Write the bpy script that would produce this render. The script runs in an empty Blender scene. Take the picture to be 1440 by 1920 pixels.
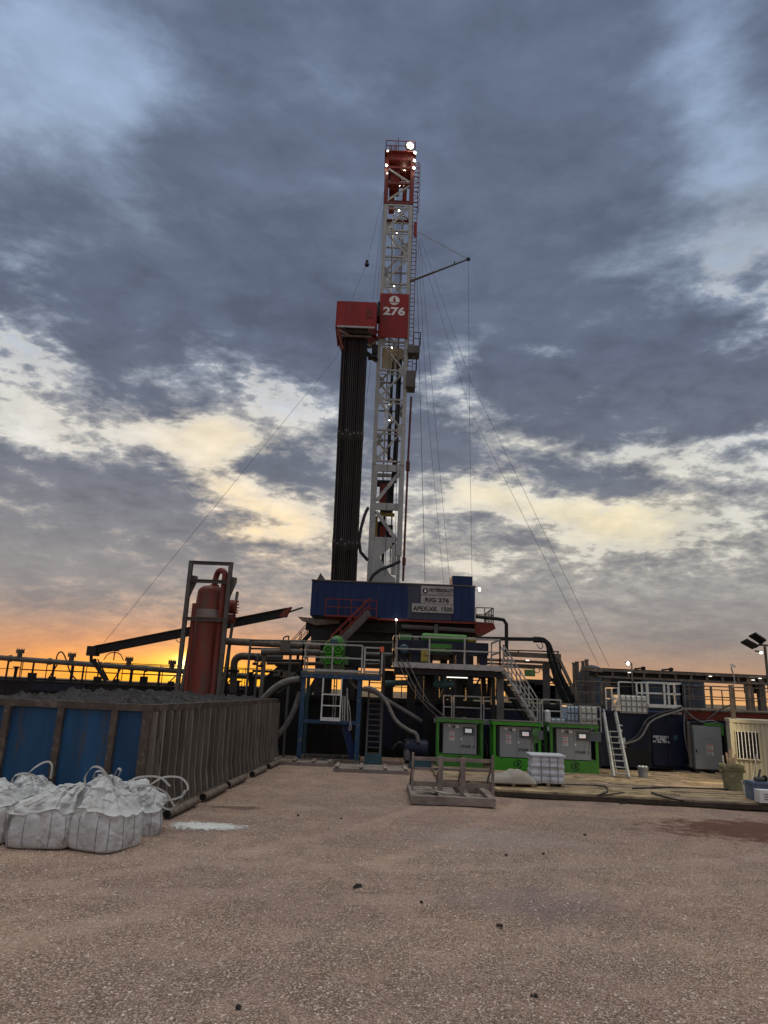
import bpy, math, random
import numpy as np
from mathutils import Vector, Matrix
S=bpy.context.scene
COL=S.collection
R=math.radians
# ---------------- camera ----------------
CAMZ=2.9; FPX=1290.0; PITCH=R(14.56); ROLL=R(2.3)
_r0=Vector((1,0,0)); _u0=Vector((0,-math.sin(PITCH),math.cos(PITCH))); CB=Vector((0,-math.cos(PITCH),-math.sin(PITCH)))
CR=math.cos(ROLL)*_r0+math.sin(ROLL)*_u0; CU=-math.sin(ROLL)*_r0+math.cos(ROLL)*_u0
cam=bpy.data.cameras.new('camera'); camo=bpy.data.objects.new('camera',cam); COL.objects.link(camo)
cam.sensor_fit='VERTICAL'; cam.sensor_height=36; cam.lens=36*FPX/1920; cam.clip_end=20000; cam.clip_start=.1
m=Matrix.Identity(4)
for i in range(3): m[i][0]=CR[i]; m[i][1]=CU[i]; m[i][2]=CB[i]
m[2][3]=CAMZ; camo.matrix_world=m
S.camera=camo
def ray(px,py): return CR*((px-720)/FPX)+CU*((960-py)/FPX)-CB
def P(px,py,Y):
    d=ray(px,py); return Vector((0,0,CAMZ))+d*(Y/d.y)
def G(px,py,z=0.0):
    d=ray(px,py); return Vector((0,0,CAMZ))+d*((z-CAMZ)/d.z)
def X(px,py,Y): return P(px,py,Y).x
def Z(px,py,Y): return P(px,py,Y).z
S.view_settings.view_transform='Standard'; S.view_settings.look='None'; S.view_settings.exposure=0; S.view_settings.gamma=1
S.render.engine='CYCLES'
def lin(c):
    return tuple(((v/255)/12.92 if v/255<=.04045 else ((v/255+.055)/1.055)**2.4) for v in c)+(1,)
# ---------------- sky ----------------
SUN_AZ=-15.25; SUN_EL=1.35
w=bpy.data.worlds.new('World'); S.world=w; w.use_nodes=True
nt=w.node_tree; N=nt.nodes; N.clear()
def nd(t,**k):
    n=N.new(t)
    for a,b in k.items(): setattr(n,a,b)
    return n
def sock(v,s):
    if hasattr(v,'node') : nt.links.new(v,s)
    elif v is not None: s.default_value=v
def M(op,a,b=None,c=None,clamp=False):
    n=nd('ShaderNodeMath',operation=op,use_clamp=clamp)
    sock(a,n.inputs[0]); sock(b,n.inputs[1]); sock(c,n.inputs[2]); return n.outputs[0]
def VM(op,a,b=None):
    n=nd('ShaderNodeVectorMath',operation=op); sock(a,n.inputs[0]); sock(b,n.inputs[1])
    return n.outputs['Value'] if op in('DOT_PRODUCT','LENGTH') else n.outputs[0]
def comb(x,y,z=0.0):
    n=nd('ShaderNodeCombineXYZ'); sock(x,n.inputs[0]); sock(y,n.inputs[1]); sock(z,n.inputs[2]); return n.outputs[0]
def noise(v,sc,det=5,rough=.55,dist=0.0,color=False):
    n=nd('ShaderNodeTexNoise'); nt.links.new(v,n.inputs['Vector']); n.inputs['Scale'].default_value=sc
    n.inputs['Detail'].default_value=det; n.inputs['Roughness'].default_value=rough; n.inputs['Distortion'].default_value=dist
    return n.outputs['Color'] if color else n.outputs['Fac']
def ramp(f,st,interp='LINEAR'):
    n=nd('ShaderNodeValToRGB'); n.color_ramp.interpolation=interp; nt.links.new(f,n.inputs[0]); e=n.color_ramp.elements
    while len(e)<len(st): e.new(.5)
    for i,(p,c) in enumerate(st): e[i].position=p; e[i].color=lin(c) if len(c)==3 else c
    return n.outputs[0]
def mixc(f,a,b,blend='MIX'):
    n=nd('ShaderNodeMix',data_type='RGBA',blend_type=blend); sock(f,n.inputs[0]); sock(a,n.inputs[6]); sock(b,n.inputs[7]); return n.outputs[2]
def smooth(v,a,b):
    n=nd('ShaderNodeMapRange',interpolation_type='SMOOTHSTEP'); sock(v,n.inputs[0]); n.inputs[1].default_value=a; n.inputs[2].default_value=b
    return n.outputs[0]
tc=nd('ShaderNodeTexCoord'); dirv=tc.outputs['Generated']
sp=nd('ShaderNodeSeparateXYZ'); nt.links.new(dirv,sp.inputs[0]); dx,dy,dz=sp.outputs
az=M('MULTIPLY',M('ARCTAN2',dx,dy),57.2958); el=M('MULTIPLY',M('ARCSINE',dz),57.2958)
# cloud-layer projection (flattening towards the horizon)
zz=M('ADD',M('MAXIMUM',dz,0.0),.30)
lay=comb(M('DIVIDE',M('MULTIPLY',dx,1.15),zz),M('DIVIDE',M('MULTIPLY',dy,1.25),zz),M('MULTIPLY',dz,2.2))
wl=noise(VM('ADD',lay,(3.1,1.7,0)),1.3,4,.6,color=True)
wv=VM('MULTIPLY',VM('SUBTRACT',wl,(.5,.5,.5)),(9.0,5.0,0))
w2=noise(VM('ADD',lay,(9.1,4.7,2)),5.0,6,.6,color=True)
wv2=VM('MULTIPLY',VM('SUBTRACT',w2,(.5,.5,.5)),(5.0,3.4,0))
uv=VM('ADD',VM('ADD',comb(az,el,0.0),wv),wv2)
BL=[(-9.1,34.8,16.57,5.77,-2,0.45),(-19.9,38.3,12.81,4.64,-2,0.25),(-3,47.5,18.2,8.56,-2,0.35),(19.4,45.5,13.49,7.28,-2,0.35),(-32,35.1,6.65,2.18,-2,0.1),(-19.1,27.3,13.92,3.09,-2,0.4),(-26.8,20.1,4.67,1.6,-2,0.3),(-18.4,22.7,5.91,1.89,-2,0.35),(-6.5,28.1,6.33,2.58,-2,0.45),(20.9,26.4,15.08,4.5,-10,0.5),(26.7,21.3,9.83,1.99,-2,0.35),(13,31.6,12.68,4.15,-2,0.25),(25,39.6,4.34,3.34,-2,0.1),(-24,14.9,9.29,2.25,-10,0.55),(-26,10.5,11.4,2.8,-2,0.5),(-14.6,16.1,2.69,1.29,-2,0.2),(-11.7,18.6,2.75,1.22,13,0.5),(-7.6,18.1,4.16,1.58,-12,0.45),(-5.6,16,2.76,1.33,-2,0.4),(-11.7,13.6,2.24,0.96,-12,0.5),(-7.9,13,1.58,0.7,-2,0.45),(5.4,19.6,5.14,2.2,-2,0.35),(10.9,21.3,2.79,0.69,-2,0.3),(16.7,18,6.72,1.28,-10,0.6),(20.4,16.1,5.66,1.17,-7,0.55),(13.5,13.4,4,1.47,-2,0.4),(6.4,14.7,4.57,1.77,-2,0.3),(20.6,21.1,2.67,0.83,-2,0.1),(28.3,18.3,2.49,0.87,-2,0.35),(27.8,11.6,4.03,2.37,-2,0.15),(18.7,6.6,14.7,2.5,-2,0.12),(-23.8,8.4,9.83,2.03,-2,0.25),(-5.1,9,6.69,2.2,-2,0.2),(-20.8,43.3,4.56,2.21,-2,-0.15),(-30.6,43.2,6.17,3.81,-2,-0.8),(-25.6,43.4,3.95,3.22,-2,-0.4),(-32.7,38.3,4.5,1.77,-2,-0.45),(-25.2,41.6,2.93,1.83,-2,-0.3),(-18.1,36.1,5.39,1.78,-2,-0.5),(29.8,45.6,3.65,5.12,-2,-0.65),(28.7,41.1,1.9,2.14,-2,-0.3),(30.7,33.8,3.78,4.43,-2,-0.8),(27.1,38.1,2.82,1.48,-2,-0.35),(22.3,34.4,3.79,1.57,18,-0.35),(19.3,37,2.94,0.78,23,-0.25),(3.2,45.1,3.79,2.29,-2,-0.15),(23.9,32.2,2.78,2.35,-2,-0.3),(-30.4,23.6,2.1,1.92,-2,-0.6),(-28,23,2.13,1.57,-2,-0.4),(-29.9,18.3,2.46,1.75,-22,-0.7),(-26.8,17.7,3.36,0.8,-2,-0.6),(-19.9,23.7,2.72,1.04,-2,-0.5),(-13.4,25.7,3.78,1.7,-27,-0.7),(-10,24.4,2.84,1.73,-2,-0.5),(-18,19.6,7.18,0.93,3,-0.8),(-13.7,20.6,3.22,1.2,-2,-0.6),(-13.8,16.7,2.71,1.73,-37,-0.8),(-10.1,15.3,4.08,1.97,-22,-0.7),(-6.4,14.7,2.74,1.32,-2,-0.5),(-10.7,12.1,4.91,1.31,-2,-0.7),(5.8,26.9,2.91,1.3,28,-0.8),(3.7,30.6,2.97,0.68,-2,-0.5),(7.2,23.5,3.32,1.22,-12,-0.7),(11.8,20.4,5.08,1.04,-17,-0.8),(18,19.2,5.37,0.93,-14,-0.7),(17.3,23.7,1.84,0.59,18,-0.6),(23.7,18,3.44,2.04,-2,-0.55),(8.2,16.9,3.22,1.32,-2,-0.6),(17,14.4,6.6,1.45,-10,-0.9),(10.5,16.3,2.28,1.75,-22,-0.6),(28.5,19.5,3.34,0.71,-2,-0.7),(29.7,17,2.45,1.17,-2,-0.5),(15.6,26.9,2.82,0.63,-2,-0.4),(23,12.7,8.42,2.46,-2,-0.4),(1.5,12.4,9.09,2.66,-2,-0.2),(-16.1,10,10.82,2.13,-2,-0.3)]
YL=[(-15.1,20.4,7.76,1.71,0.9),(-14.2,16.6,2.70,2.16,0.9),(-9.9,12.7,4.93,1.75,1),(-9.2,15.3,3.64,1.76,0.5),(-29.0,19.7,4.99,1.96,0.35),(10.5,20.0,6.49,2.61,0.5),(18.2,14.8,6.57,1.90,0.9),(9.6,17.1,2.75,1.31,0.7),(23.3,17.2,3.87,2.05,0.3)]
acc=None
for (a,e,sa,se,rot,amp) in BL:
    if 6<e<25: amp*=(.78 if amp<0 else .8)
    v=VM('SUBTRACT',uv,(a,e,0))
    if abs(rot+2)>3:
        vr=nd('ShaderNodeVectorRotate',rotation_type='Z_AXIS'); nt.links.new(v,vr.inputs[0]); vr.inputs['Angle'].default_value=R(-rot); v=vr.outputs[0]
    v=VM('MULTIPLY',v,(1/sa,1/se,0))
    g=M('POWER',2.71828,M('MULTIPLY',VM('DOT_PRODUCT',v,v),-.6))
    acc=M('MULTIPLY_ADD',g,amp,acc if acc is not None else 0.0)
f1=noise(lay,2.6,9,.58,.15); f2=noise(VM('ADD',lay,(5.5,8.2,1.3)),8.5,9,.60,.2)
f3=noise(VM('ADD',lay,(2.5,1.2,7.3)),24.0,7,.62,.2)
hiq=M('MULTIPLY_ADD',smooth(el,25.0,36.0),-.68,1.0)
lowq=M('MULTIPLY_ADD',smooth(el,2.0,13.0),.8,.2)
fb=M('MULTIPLY',lowq,M('ADD',M('ADD',M('MULTIPLY',M('SUBTRACT',f1,.5),1.7),M('MULTIPLY',M('MULTIPLY',M('SUBTRACT',f2,.5),1.6),hiq)),M('MULTIPLY',M('MULTIPLY',M('SUBTRACT',f3,.5),.95),hiq)))
dens=M('ADD',M('ADD',acc,fb),.05)
mid=M('MULTIPLY',smooth(el,5.0,10.0),smooth(el,40.0,24.0))
mask=M('ADD',M('MULTIPLY',smooth(dens,-.78,.46),M('SUBTRACT',1.0,mid)),M('MULTIPLY',smooth(dens,-.68,.36),mid))
eln=M('DIVIDE',el,60.0,clamp=True)
Lc=ramp(eln,[(0,(250,190,110)),(.03,(225,165,110)),(.07,(165,152,144)),(.13,(182,177,170)),(.2,(204,199,184)),(.28,(208,209,206)),(.36,(186,194,204)),(.48,(160,174,194)),(.65,(144,162,188)),(.85,(146,166,198))])
Cc=ramp(eln,[(0,(205,155,118)),(.035,(158,134,122)),(.08,(138,131,131)),(.135,(150,147,147)),(.19,(134,134,140)),(.29,(113,119,133)),(.45,(98,107,127)),(.8,(100,112,135))])
col=mixc(mask,Lc,Cc)
for (a_,e_,sa_,se_,am_) in YL:
    v=VM('MULTIPLY',VM('SUBTRACT',uv,(a_,e_,0)),(1/sa_,1/se_,0)); gq=M('POWER',2.71828,M('MULTIPLY',VM('DOT_PRODUCT',v,v),-.7))
    col=mixc(M('MULTIPLY',M('MULTIPLY',gq,M('SUBTRACT',1.0,mask)),am_*.48,clamp=True),col,lin((242,216,152)))
# bright rims where the cloud thins
rim=M('MULTIPLY',M('MULTIPLY',smooth(mask,.02,.30),smooth(mask,.62,.30)),mid)
col=mixc(M('MULTIPLY',rim,.35),col,lin((232,228,216)))
# thicker cores darker
tex=M('MULTIPLY_ADD',lowq,M('ADD',M('MULTIPLY',M('SUBTRACT',f2,.5),-.75),M('MULTIPLY',M('SUBTRACT',f1,.5),-.5)),1.0)
col=VM('SCALE',col); nt.links.new(tex,col.node.inputs['Scale'])
core=smooth(dens,.45,1.3)
col=mixc(M('MULTIPLY',core,.35),col,mixc(1.0,col,(.62,.62,.66,1),'MULTIPLY'))
# sun side glow near horizon (light scattered round the setting sun)
sx=M('DIVIDE',M('SUBTRACT',az,SUN_AZ),16.0); sy=M('DIVIDE',M('SUBTRACT',el,.2),1.75)
gl=M('POWER',2.71828,M('MULTIPLY',M('ADD',M('MULTIPLY',sx,sx),M('MULTIPLY',sy,sy)),-1.0))
streak=M('MULTIPLY_ADD',M('SUBTRACT',noise(VM('MULTIPLY',comb(az,el,0.0),(.06,.75,0)),1.0,4,.5),.5),1.6,1.0)
glow=M('MULTIPLY',M('MULTIPLY',gl,streak),.95,clamp=True)
col=mixc(glow,col,lin((255,160,38)))
sx=M('DIVIDE',M('SUBTRACT',az,SUN_AZ),20.0); sy=M('DIVIDE',M('SUBTRACT',el,2.4),1.9)
g2=M('POWER',2.71828,M('MULTIPLY',M('ADD',M('MULTIPLY',sx,sx),M('MULTIPLY',sy,sy)),-1.0))
col=mixc(M('MULTIPLY',g2,.42),col,lin((205,135,95)))
# rosy band along the rest of the horizon
sx=M('DIVIDE',M('SUBTRACT',az,9.0),17.0); sy=M('DIVIDE',el,1.2)
g3=M('POWER',2.71828,M('MULTIPLY',M('ADD',M('MULTIPLY',sx,sx),M('MULTIPLY',sy,sy)),-1.0))
col=mixc(M('MULTIPLY',g3,.85),col,lin((255,190,105)))
sx=M('DIVIDE',M('SUBTRACT',az,SUN_AZ+2),8.0); sy=M('DIVIDE',M('SUBTRACT',el,.5),1.15)
g6=M('POWER',2.71828,M('MULTIPLY',M('ADD',M('MULTIPLY',sx,sx),M('MULTIPLY',sy,sy)),-1.0))
col=mixc(M('MULTIPLY',g6,.85),col,lin((255,200,50)))
sx=M('DIVIDE',M('SUBTRACT',az,SUN_AZ),2.2); sy=M('DIVIDE',M('SUBTRACT',el,SUN_EL),1.0)
g4=M('POWER',2.71828,M('MULTIPLY',M('ADD',M('MULTIPLY',sx,sx),M('MULTIPLY',sy,sy)),-1.0))
col=mixc(M('MULTIPLY',g4,.95),col,(1.4,.95,.16,1))
sx=M('SUBTRACT',az,SUN_AZ); sy=M('SUBTRACT',el,SUN_EL)
g5=M('POWER',2.71828,M('MULTIPLY',M('ADD',M('MULTIPLY',sx,sx),M('MULTIPLY',sy,sy)),-3.0))
col=mixc(g5,col,(6.0,4.2,1.6,1))
# sky boosted overhead and behind, out of view, as added fill light
hi=smooth(el,54.0,70.0); back=smooth(dy,.25,-.5)
gain=M('ADD',M('ADD',1.0,M('MULTIPLY',hi,10.5)),M('MULTIPLY',back,.8))
col=VM('SCALE',col); nsc=col.node; nt.links.new(gain,nsc.inputs['Scale'])
col=mixc(hi,col,mixc(1.0,col,(1.50,1.14,.66,1),'MULTIPLY'))
below=smooth(el,-.3,-2.0)
col=mixc(below,col,(.05,.045,.04,1))
bgc=nd('ShaderNodeBackground'); nt.links.new(col,bgc.inputs[0]); bgc.inputs[1].default_value=1.0
sky=nd('ShaderNodeTexSky',sky_type='NISHITA'); sky.sun_disc=False; sky.sun_elevation=R(SUN_EL); sky.sun_rotation=R(SUN_AZ)
bgn=nd('ShaderNodeBackground'); nt.links.new(sky.outputs[0],bgn.inputs[0]); sock(M('MULTIPLY',M('SUBTRACT',1.0,M('MULTIPLY',mask,.97)),.05),bgn.inputs[1])
addn=nd('ShaderNodeAddShader'); nt.links.new(bgc.outputs[0],addn.inputs[0]); nt.links.new(bgn.outputs[0],addn.inputs[1])
wo=nd('ShaderNodeOutputWorld'); nt.links.new(addn.outputs[0],wo.inputs[0])
sl=bpy.data.lights.new('sun','SUN'); so=bpy.data.objects.new('sun',sl); COL.objects.link(so)
sl.energy=.6; sl.angle=R(.6); sl.color=(1,.55,.2)
sd=Vector((math.sin(R(SUN_AZ))*math.cos(R(SUN_EL)),math.cos(R(SUN_AZ))*math.cos(R(SUN_EL)),math.sin(R(SUN_EL))))
so.rotation_euler=sd.to_track_quat('Z','Y').to_euler()
# ================= helpers =================
random.seed(7); rng=np.random.default_rng(7)
def mat(name,col,rough=.6,metal=0.0,var=.25,dirt=None,dsc=3.0,damt=.5,bump=.0,bsc=40,streak=False,emit=None,es=0.0,var_sc=2.0,alpha=None):
    """procedural paint / steel / wood: base colour with broad variation and shaped dirt patches"""
    m=bpy.data.materials.new(name); m.use_nodes=True; t=m.node_tree; b=t.nodes['Principled BSDF']
    L=t.links.new
    def n(ty,**k):
        q=t.nodes.new(ty)
        for a,v in k.items(): setattr(q,a,v)
        return q
    b.inputs['Roughness'].default_value=rough; b.inputs['Metallic'].default_value=metal
    b.inputs['Specular IOR Level'].default_value=.22
    c=tuple(col)+(1,)
    if emit:
        b.inputs['Emission Color'].default_value=tuple(emit)+(1,); b.inputs['Emission Strength'].default_value=es
        b.inputs['Base Color'].default_value=c; return m
    tcn=n('ShaderNodeTexCoord'); mp=n('ShaderNodeMapping'); L(tcn.outputs['Object'],mp.inputs[0])
    if streak: mp.inputs['Scale'].default_value=(1,1,.16)
    n1=n('ShaderNodeTexNoise'); L(mp.outputs[0],n1.inputs[0]); n1.inputs['Scale'].default_value=var_sc; n1.inputs['Detail'].default_value=6; n1.inputs['Roughness'].default_value=.62
    mr=n('ShaderNodeMapRange'); L(n1.outputs['Fac'],mr.inputs[0]); mr.inputs[1].default_value=.3; mr.inputs[2].default_value=.7; mr.inputs[3].default_value=1-var; mr.inputs[4].default_value=1+var
    mx=n('ShaderNodeMix',data_type='RGBA',blend_type='MULTIPLY'); mx.inputs[0].default_value=1; mx.inputs[6].default_value=c
    cb=n('ShaderNodeCombineColor'); 
    for i in range(3): L(mr.outputs[0],cb.inputs[i])
    L(cb.outputs[0],mx.inputs[7]); out=mx.outputs[2]
    if dirt:
        n2=n('ShaderNodeTexNoise'); L(mp.outputs[0],n2.inputs[0]); n2.inputs['Scale'].default_value=dsc; n2.inputs['Detail'].default_value=9; n2.inputs['Roughness'].default_value=.7
        r=n('ShaderNodeMapRange',interpolation_type='SMOOTHSTEP'); L(n2.outputs['Fac'],r.inputs[0]); r.inputs[1].default_value=.66-.3*damt; r.inputs[2].default_value=.74-.22*damt
        mx2=n('ShaderNodeMix',data_type='RGBA'); L(r.outputs[0],mx2.inputs[0]); L(out,mx2.inputs[6]); mx2.inputs[7].default_value=tuple(dirt)+(1,); out=mx2.outputs[2]
        rr=n('ShaderNodeMapRange'); L(r.outputs[0],rr.inputs[0]); rr.inputs[3].default_value=rough; rr.inputs[4].default_value=min(1,rough+.25); L(rr.outputs[0],b.inputs['Roughness'])
    L(out,b.inputs['Base Color'])
    if bump:
        n3=n('ShaderNodeTexNoise'); L(mp.outputs[0],n3.inputs[0]); n3.inputs['Scale'].default_value=bsc; n3.inputs['Detail'].default_value=5
        bp=n('ShaderNodeBump'); bp.inputs['Strength'].default_value=bump; bp.inputs['Distance'].default_value=.02; L(n3.outputs['Fac'],bp.inputs['Height']); L(bp.outputs[0],b.inputs['Normal'])
    return m
RUST=(.10,.045,.025); MUD=(.17,.13,.10)
Mt=dict(
 white=mat('white paint',(.48,.47,.43),.45,var=.12,dirt=(.22,.15,.10),dsc=5,damt=.3),
 mast=mat('mast paint',(.29,.29,.27),.45,var=.12,dirt=(.22,.15,.10),dsc=3,damt=.25),
 rail=mat('handrail paint',(.28,.27,.245),.5,var=.15,dirt=(.16,.1,.07),dsc=6,damt=.4),
 red=mat('red paint',(.19,.012,.009),.45,var=.2,dirt=(.09,.02,.015),dsc=3,damt=.35,streak=True),
 redsteel=mat('red steel',(.13,.014,.009),.5,var=.3,dirt=RUST,dsc=4,damt=.5),
 blue=mat('blue paint',(.003,.014,.058),.5,var=.25,dirt=(.03,.035,.06),dsc=2.5,damt=.35,streak=True,bump=.15,bsc=6),
 bluebeam=mat('blue beam paint',(.014,.042,.085),.5,var=.2,dirt=(.10,.09,.08),dsc=5,damt=.45),
 bluebin=mat('bin blue',(.012,.052,.115),.6,var=.35,dirt=(.05,.055,.065),dsc=2.6,damt=.36,streak=True,bump=.4,bsc=7),
 navy=mat('navy paint',(.007,.010,.024),.5,var=.3,dirt=(.03,.028,.03),dsc=3,damt=.35,streak=True),
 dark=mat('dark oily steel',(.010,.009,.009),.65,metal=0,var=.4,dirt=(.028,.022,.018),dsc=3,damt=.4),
 black=mat('black steel',(.008,.008,.009),.55,var=.3),
 darkwood=mat('painted shade timber',(.045,.032,.024),.85,var=.4,bump=.5,bsc=25),  # timber colour darkened to stand for the shadow on the deck's front face
 greysteel=mat('grey steel',(.080,.073,.065),.55,metal=.1,var=.3,dirt=(.09,.06,.04),dsc=4,damt=.45),
 brownsteel=mat('brown weathered steel',(.105,.08,.06),.65,var=.35,dirt=(.18,.15,.12),dsc=5,damt=.5,bump=.3,bsc=20),
 binrib=mat('mud streaked rib',(.150,.125,.10),.85,var=.5,dirt=(.075,.06,.05),dsc=2.5,damt=.35,streak=True,bump=.4,bsc=18),
 vessel=mat('red oxide',(.15,.030,.019),.5,var=.3,dirt=(.10,.055,.042),dsc=2.0,damt=.5,streak=True,bump=.1,bsc=8),
 vesselgrey=mat('grey band',(.20,.16,.14),.55,var=.2),
 pipe=mat('drill pipe steel',(.015,.012,.0105),.55,metal=.2,var=.4,dirt=(.030,.018,.012),dsc=5,damt=.4,streak=True),
 pipejoint=mat('tool joint',(.13,.12,.11),.5,metal=.3,var=.3),
 green=mat('green paint',(.042,.145,.022),.5,var=.18,dirt=(.06,.13,.04),dsc=3,damt=.35),
 greenbright=mat('bright green paint',(.036,.20,.012),.45,var=.12,dirt=(.05,.16,.03),dsc=3,damt=.25),
 greendk=mat('dull green paint',(.05,.13,.035),.5,var=.2,dirt=(.14,.14,.10),dsc=4,damt=.4),
 yellow=mat('yellow paint',(.26,.20,.04),.5,var=.3,dirt=(.1,.08,.04),dsc=4,damt=.5),
 cab=mat('cabinet grey',(.21,.215,.215),.4,metal=.1,var=.08,dirt=(.15,.15,.145),dsc=3,damt=.25,streak=True),
 cabdk=mat('cabinet trim',(.10,.105,.105),.4,var=.1),
 cream=mat('cream paint',(.38,.34,.24),.6,var=.12,dirt=(.30,.24,.16),dsc=2.5,damt=.3,streak=True),
 tote=mat('tote plastic',(.50,.50,.45),.45,var=.08,dirt=(.42,.42,.36),dsc=2,damt=.3),
 tank=mat('tank slate blue',(.035,.048,.060),.5,var=.2,dirt=(.08,.08,.08),dsc=1.2,damt=.4,streak=True),
 wood=mat('weathered timber',(.22,.155,.10),.85,var=.45,dirt=(.10,.075,.055),dsc=3,damt=.45,bump=.6,bsc=25),
 deckwood=mat('deck timber',(.28,.20,.11),.85,var=.5,dirt=(.09,.06,.04),dsc=1.5,damt=.45,bump=.6,bsc=25),
 woodgrey=mat('grey timber',(.19,.15,.125),.85,var=.4,dirt=(.09,.07,.06),dsc=4,damt=.4,bump=.6,bsc=25),
 rubber=mat('black rubber',(.02,.02,.02),.55,var=.3,dirt=(.10,.085,.07),dsc=4,damt=.4),
 hose=mat('grey hose',(.12,.11,.10),.6,var=.3,dirt=(.2,.17,.14),dsc=4,damt=.4),
 wire=mat('wire rope',(.05,.05,.055),.5,metal=.5,var=.2),
 bag=mat('woven bag',(.41,.40,.385),.8,var=.12,dirt=(.30,.265,.225),dsc=2.6,damt=.36,bump=.5,bsc=14),
 strap=mat('webbing',(.34,.325,.30),.8,var=.2,dirt=(.35,.3,.25),dsc=8,damt=.4),
 seam=mat('seam thread',(.10,.10,.11),.8,var=.1),
 tarp=mat('tarp cloth',(.25,.215,.175),.7,var=.2,dirt=(.28,.22,.16),dsc=3,damt=.4,bump=.4,bsc=18),
 wrap=mat('shrink wrapped sacks',(.47,.47,.49),.35,var=.15,dirt=(.45,.44,.43),dsc=6,damt=.4,bump=.5,bsc=12),
 board=mat('dull name board',(.27,.25,.23),.6,var=.2,dirt=(.16,.14,.12),dsc=4,damt=.4),
 sign=mat('sign white',(.55,.53,.49),.5,var=.15,dirt=(.35,.3,.25),dsc=4,damt=.35),
 ink=mat('sign black',(.012,.012,.014),.5,var=.1),
 textw=mat('white lettering',(.75,.74,.70),.5,var=.1),
 inkred=mat('sign red',(.40,.03,.03),.5,var=.1),
 inkgrey=mat('faded lettering',(.15,.155,.16),.5,var=.1),
 plastic=mat('olive plastic',(.17,.155,.08),.55,var=.25,dirt=(.3,.26,.18),dsc=4,damt=.4),
 bucket=mat('grey bucket',(.16,.17,.18),.5,var=.2),
 bucketw=mat('white bucket',(.55,.53,.46),.5,var=.15,dirt=(.2,.17,.12),dsc=9,damt=.5),
 crate=mat('blue grey plastic',(.09,.12,.18),.5,var=.2,dirt=(.2,.18,.15),dsc=4,damt=.4),
 teal=mat('dark teal paint',(.03,.07,.08),.45,var=.2),
 binpost=mat('rusty bin post',(.070,.052,.041),.8,var=.45,dirt=(.14,.11,.085),dsc=4,damt=.4,bump=.3,bsc=20),
 dirtm=mat('drill cuttings',(.032,.028,.026),.9,var=.6,dirt=(.13,.115,.10),dsc=9,damt=.25,bump=1.0,bsc=30,var_sc=5),
 powder=mat('white powder',(.46,.445,.415),.9,var=.15),
 orange=mat('orange paint',(.5,.10,.03),.5,var=.2),
 lamp=mat('lit lamp',(1,1,1),emit=(1,.88,.45),es=3.2), lampw=mat('lit cool lamp',(1,1,1),emit=(1,.95,.80),es=1.9),
 lampdim=mat('lit lamp lens',(1,1,1),emit=(1,.95,.8),es=1.5),
 tube=mat('fluorescent tube',(1,1,1),emit=(1,.97,.9),es=1.3), screen=mat('lit screen',(1,1,1),emit=(.3,.55,.55),es=.05),
 screenr=mat('lit screen red',(1,1,1),emit=(.9,.12,.05),es=.3), screenw=mat('lit screen white',(1,1,1),emit=(.8,.9,.9),es=.12), glassdk=mat('black glass',(.01,.01,.012),.08,var=.1),
)
ORG={}
pt=Mt['pipe'].node_tree; oi=pt.nodes.new('ShaderNodeObjectInfo'); pb2=pt.nodes['Principled BSDF']; src=pb2.inputs['Base Color'].links[0].from_socket
mrr=pt.nodes.new('ShaderNodeMapRange'); pt.links.new(oi.outputs['Random'],mrr.inputs[0]); mrr.inputs[3].default_value=.45; mrr.inputs[4].default_value=2.0
vs2=pt.nodes.new('ShaderNodeVectorMath'); vs2.operation='SCALE'; pt.links.new(src,vs2.inputs[0]); pt.links.new(mrr.outputs[0],vs2.inputs['Scale']); pt.links.new(vs2.outputs[0],pb2.inputs['Base Color'])
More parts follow.
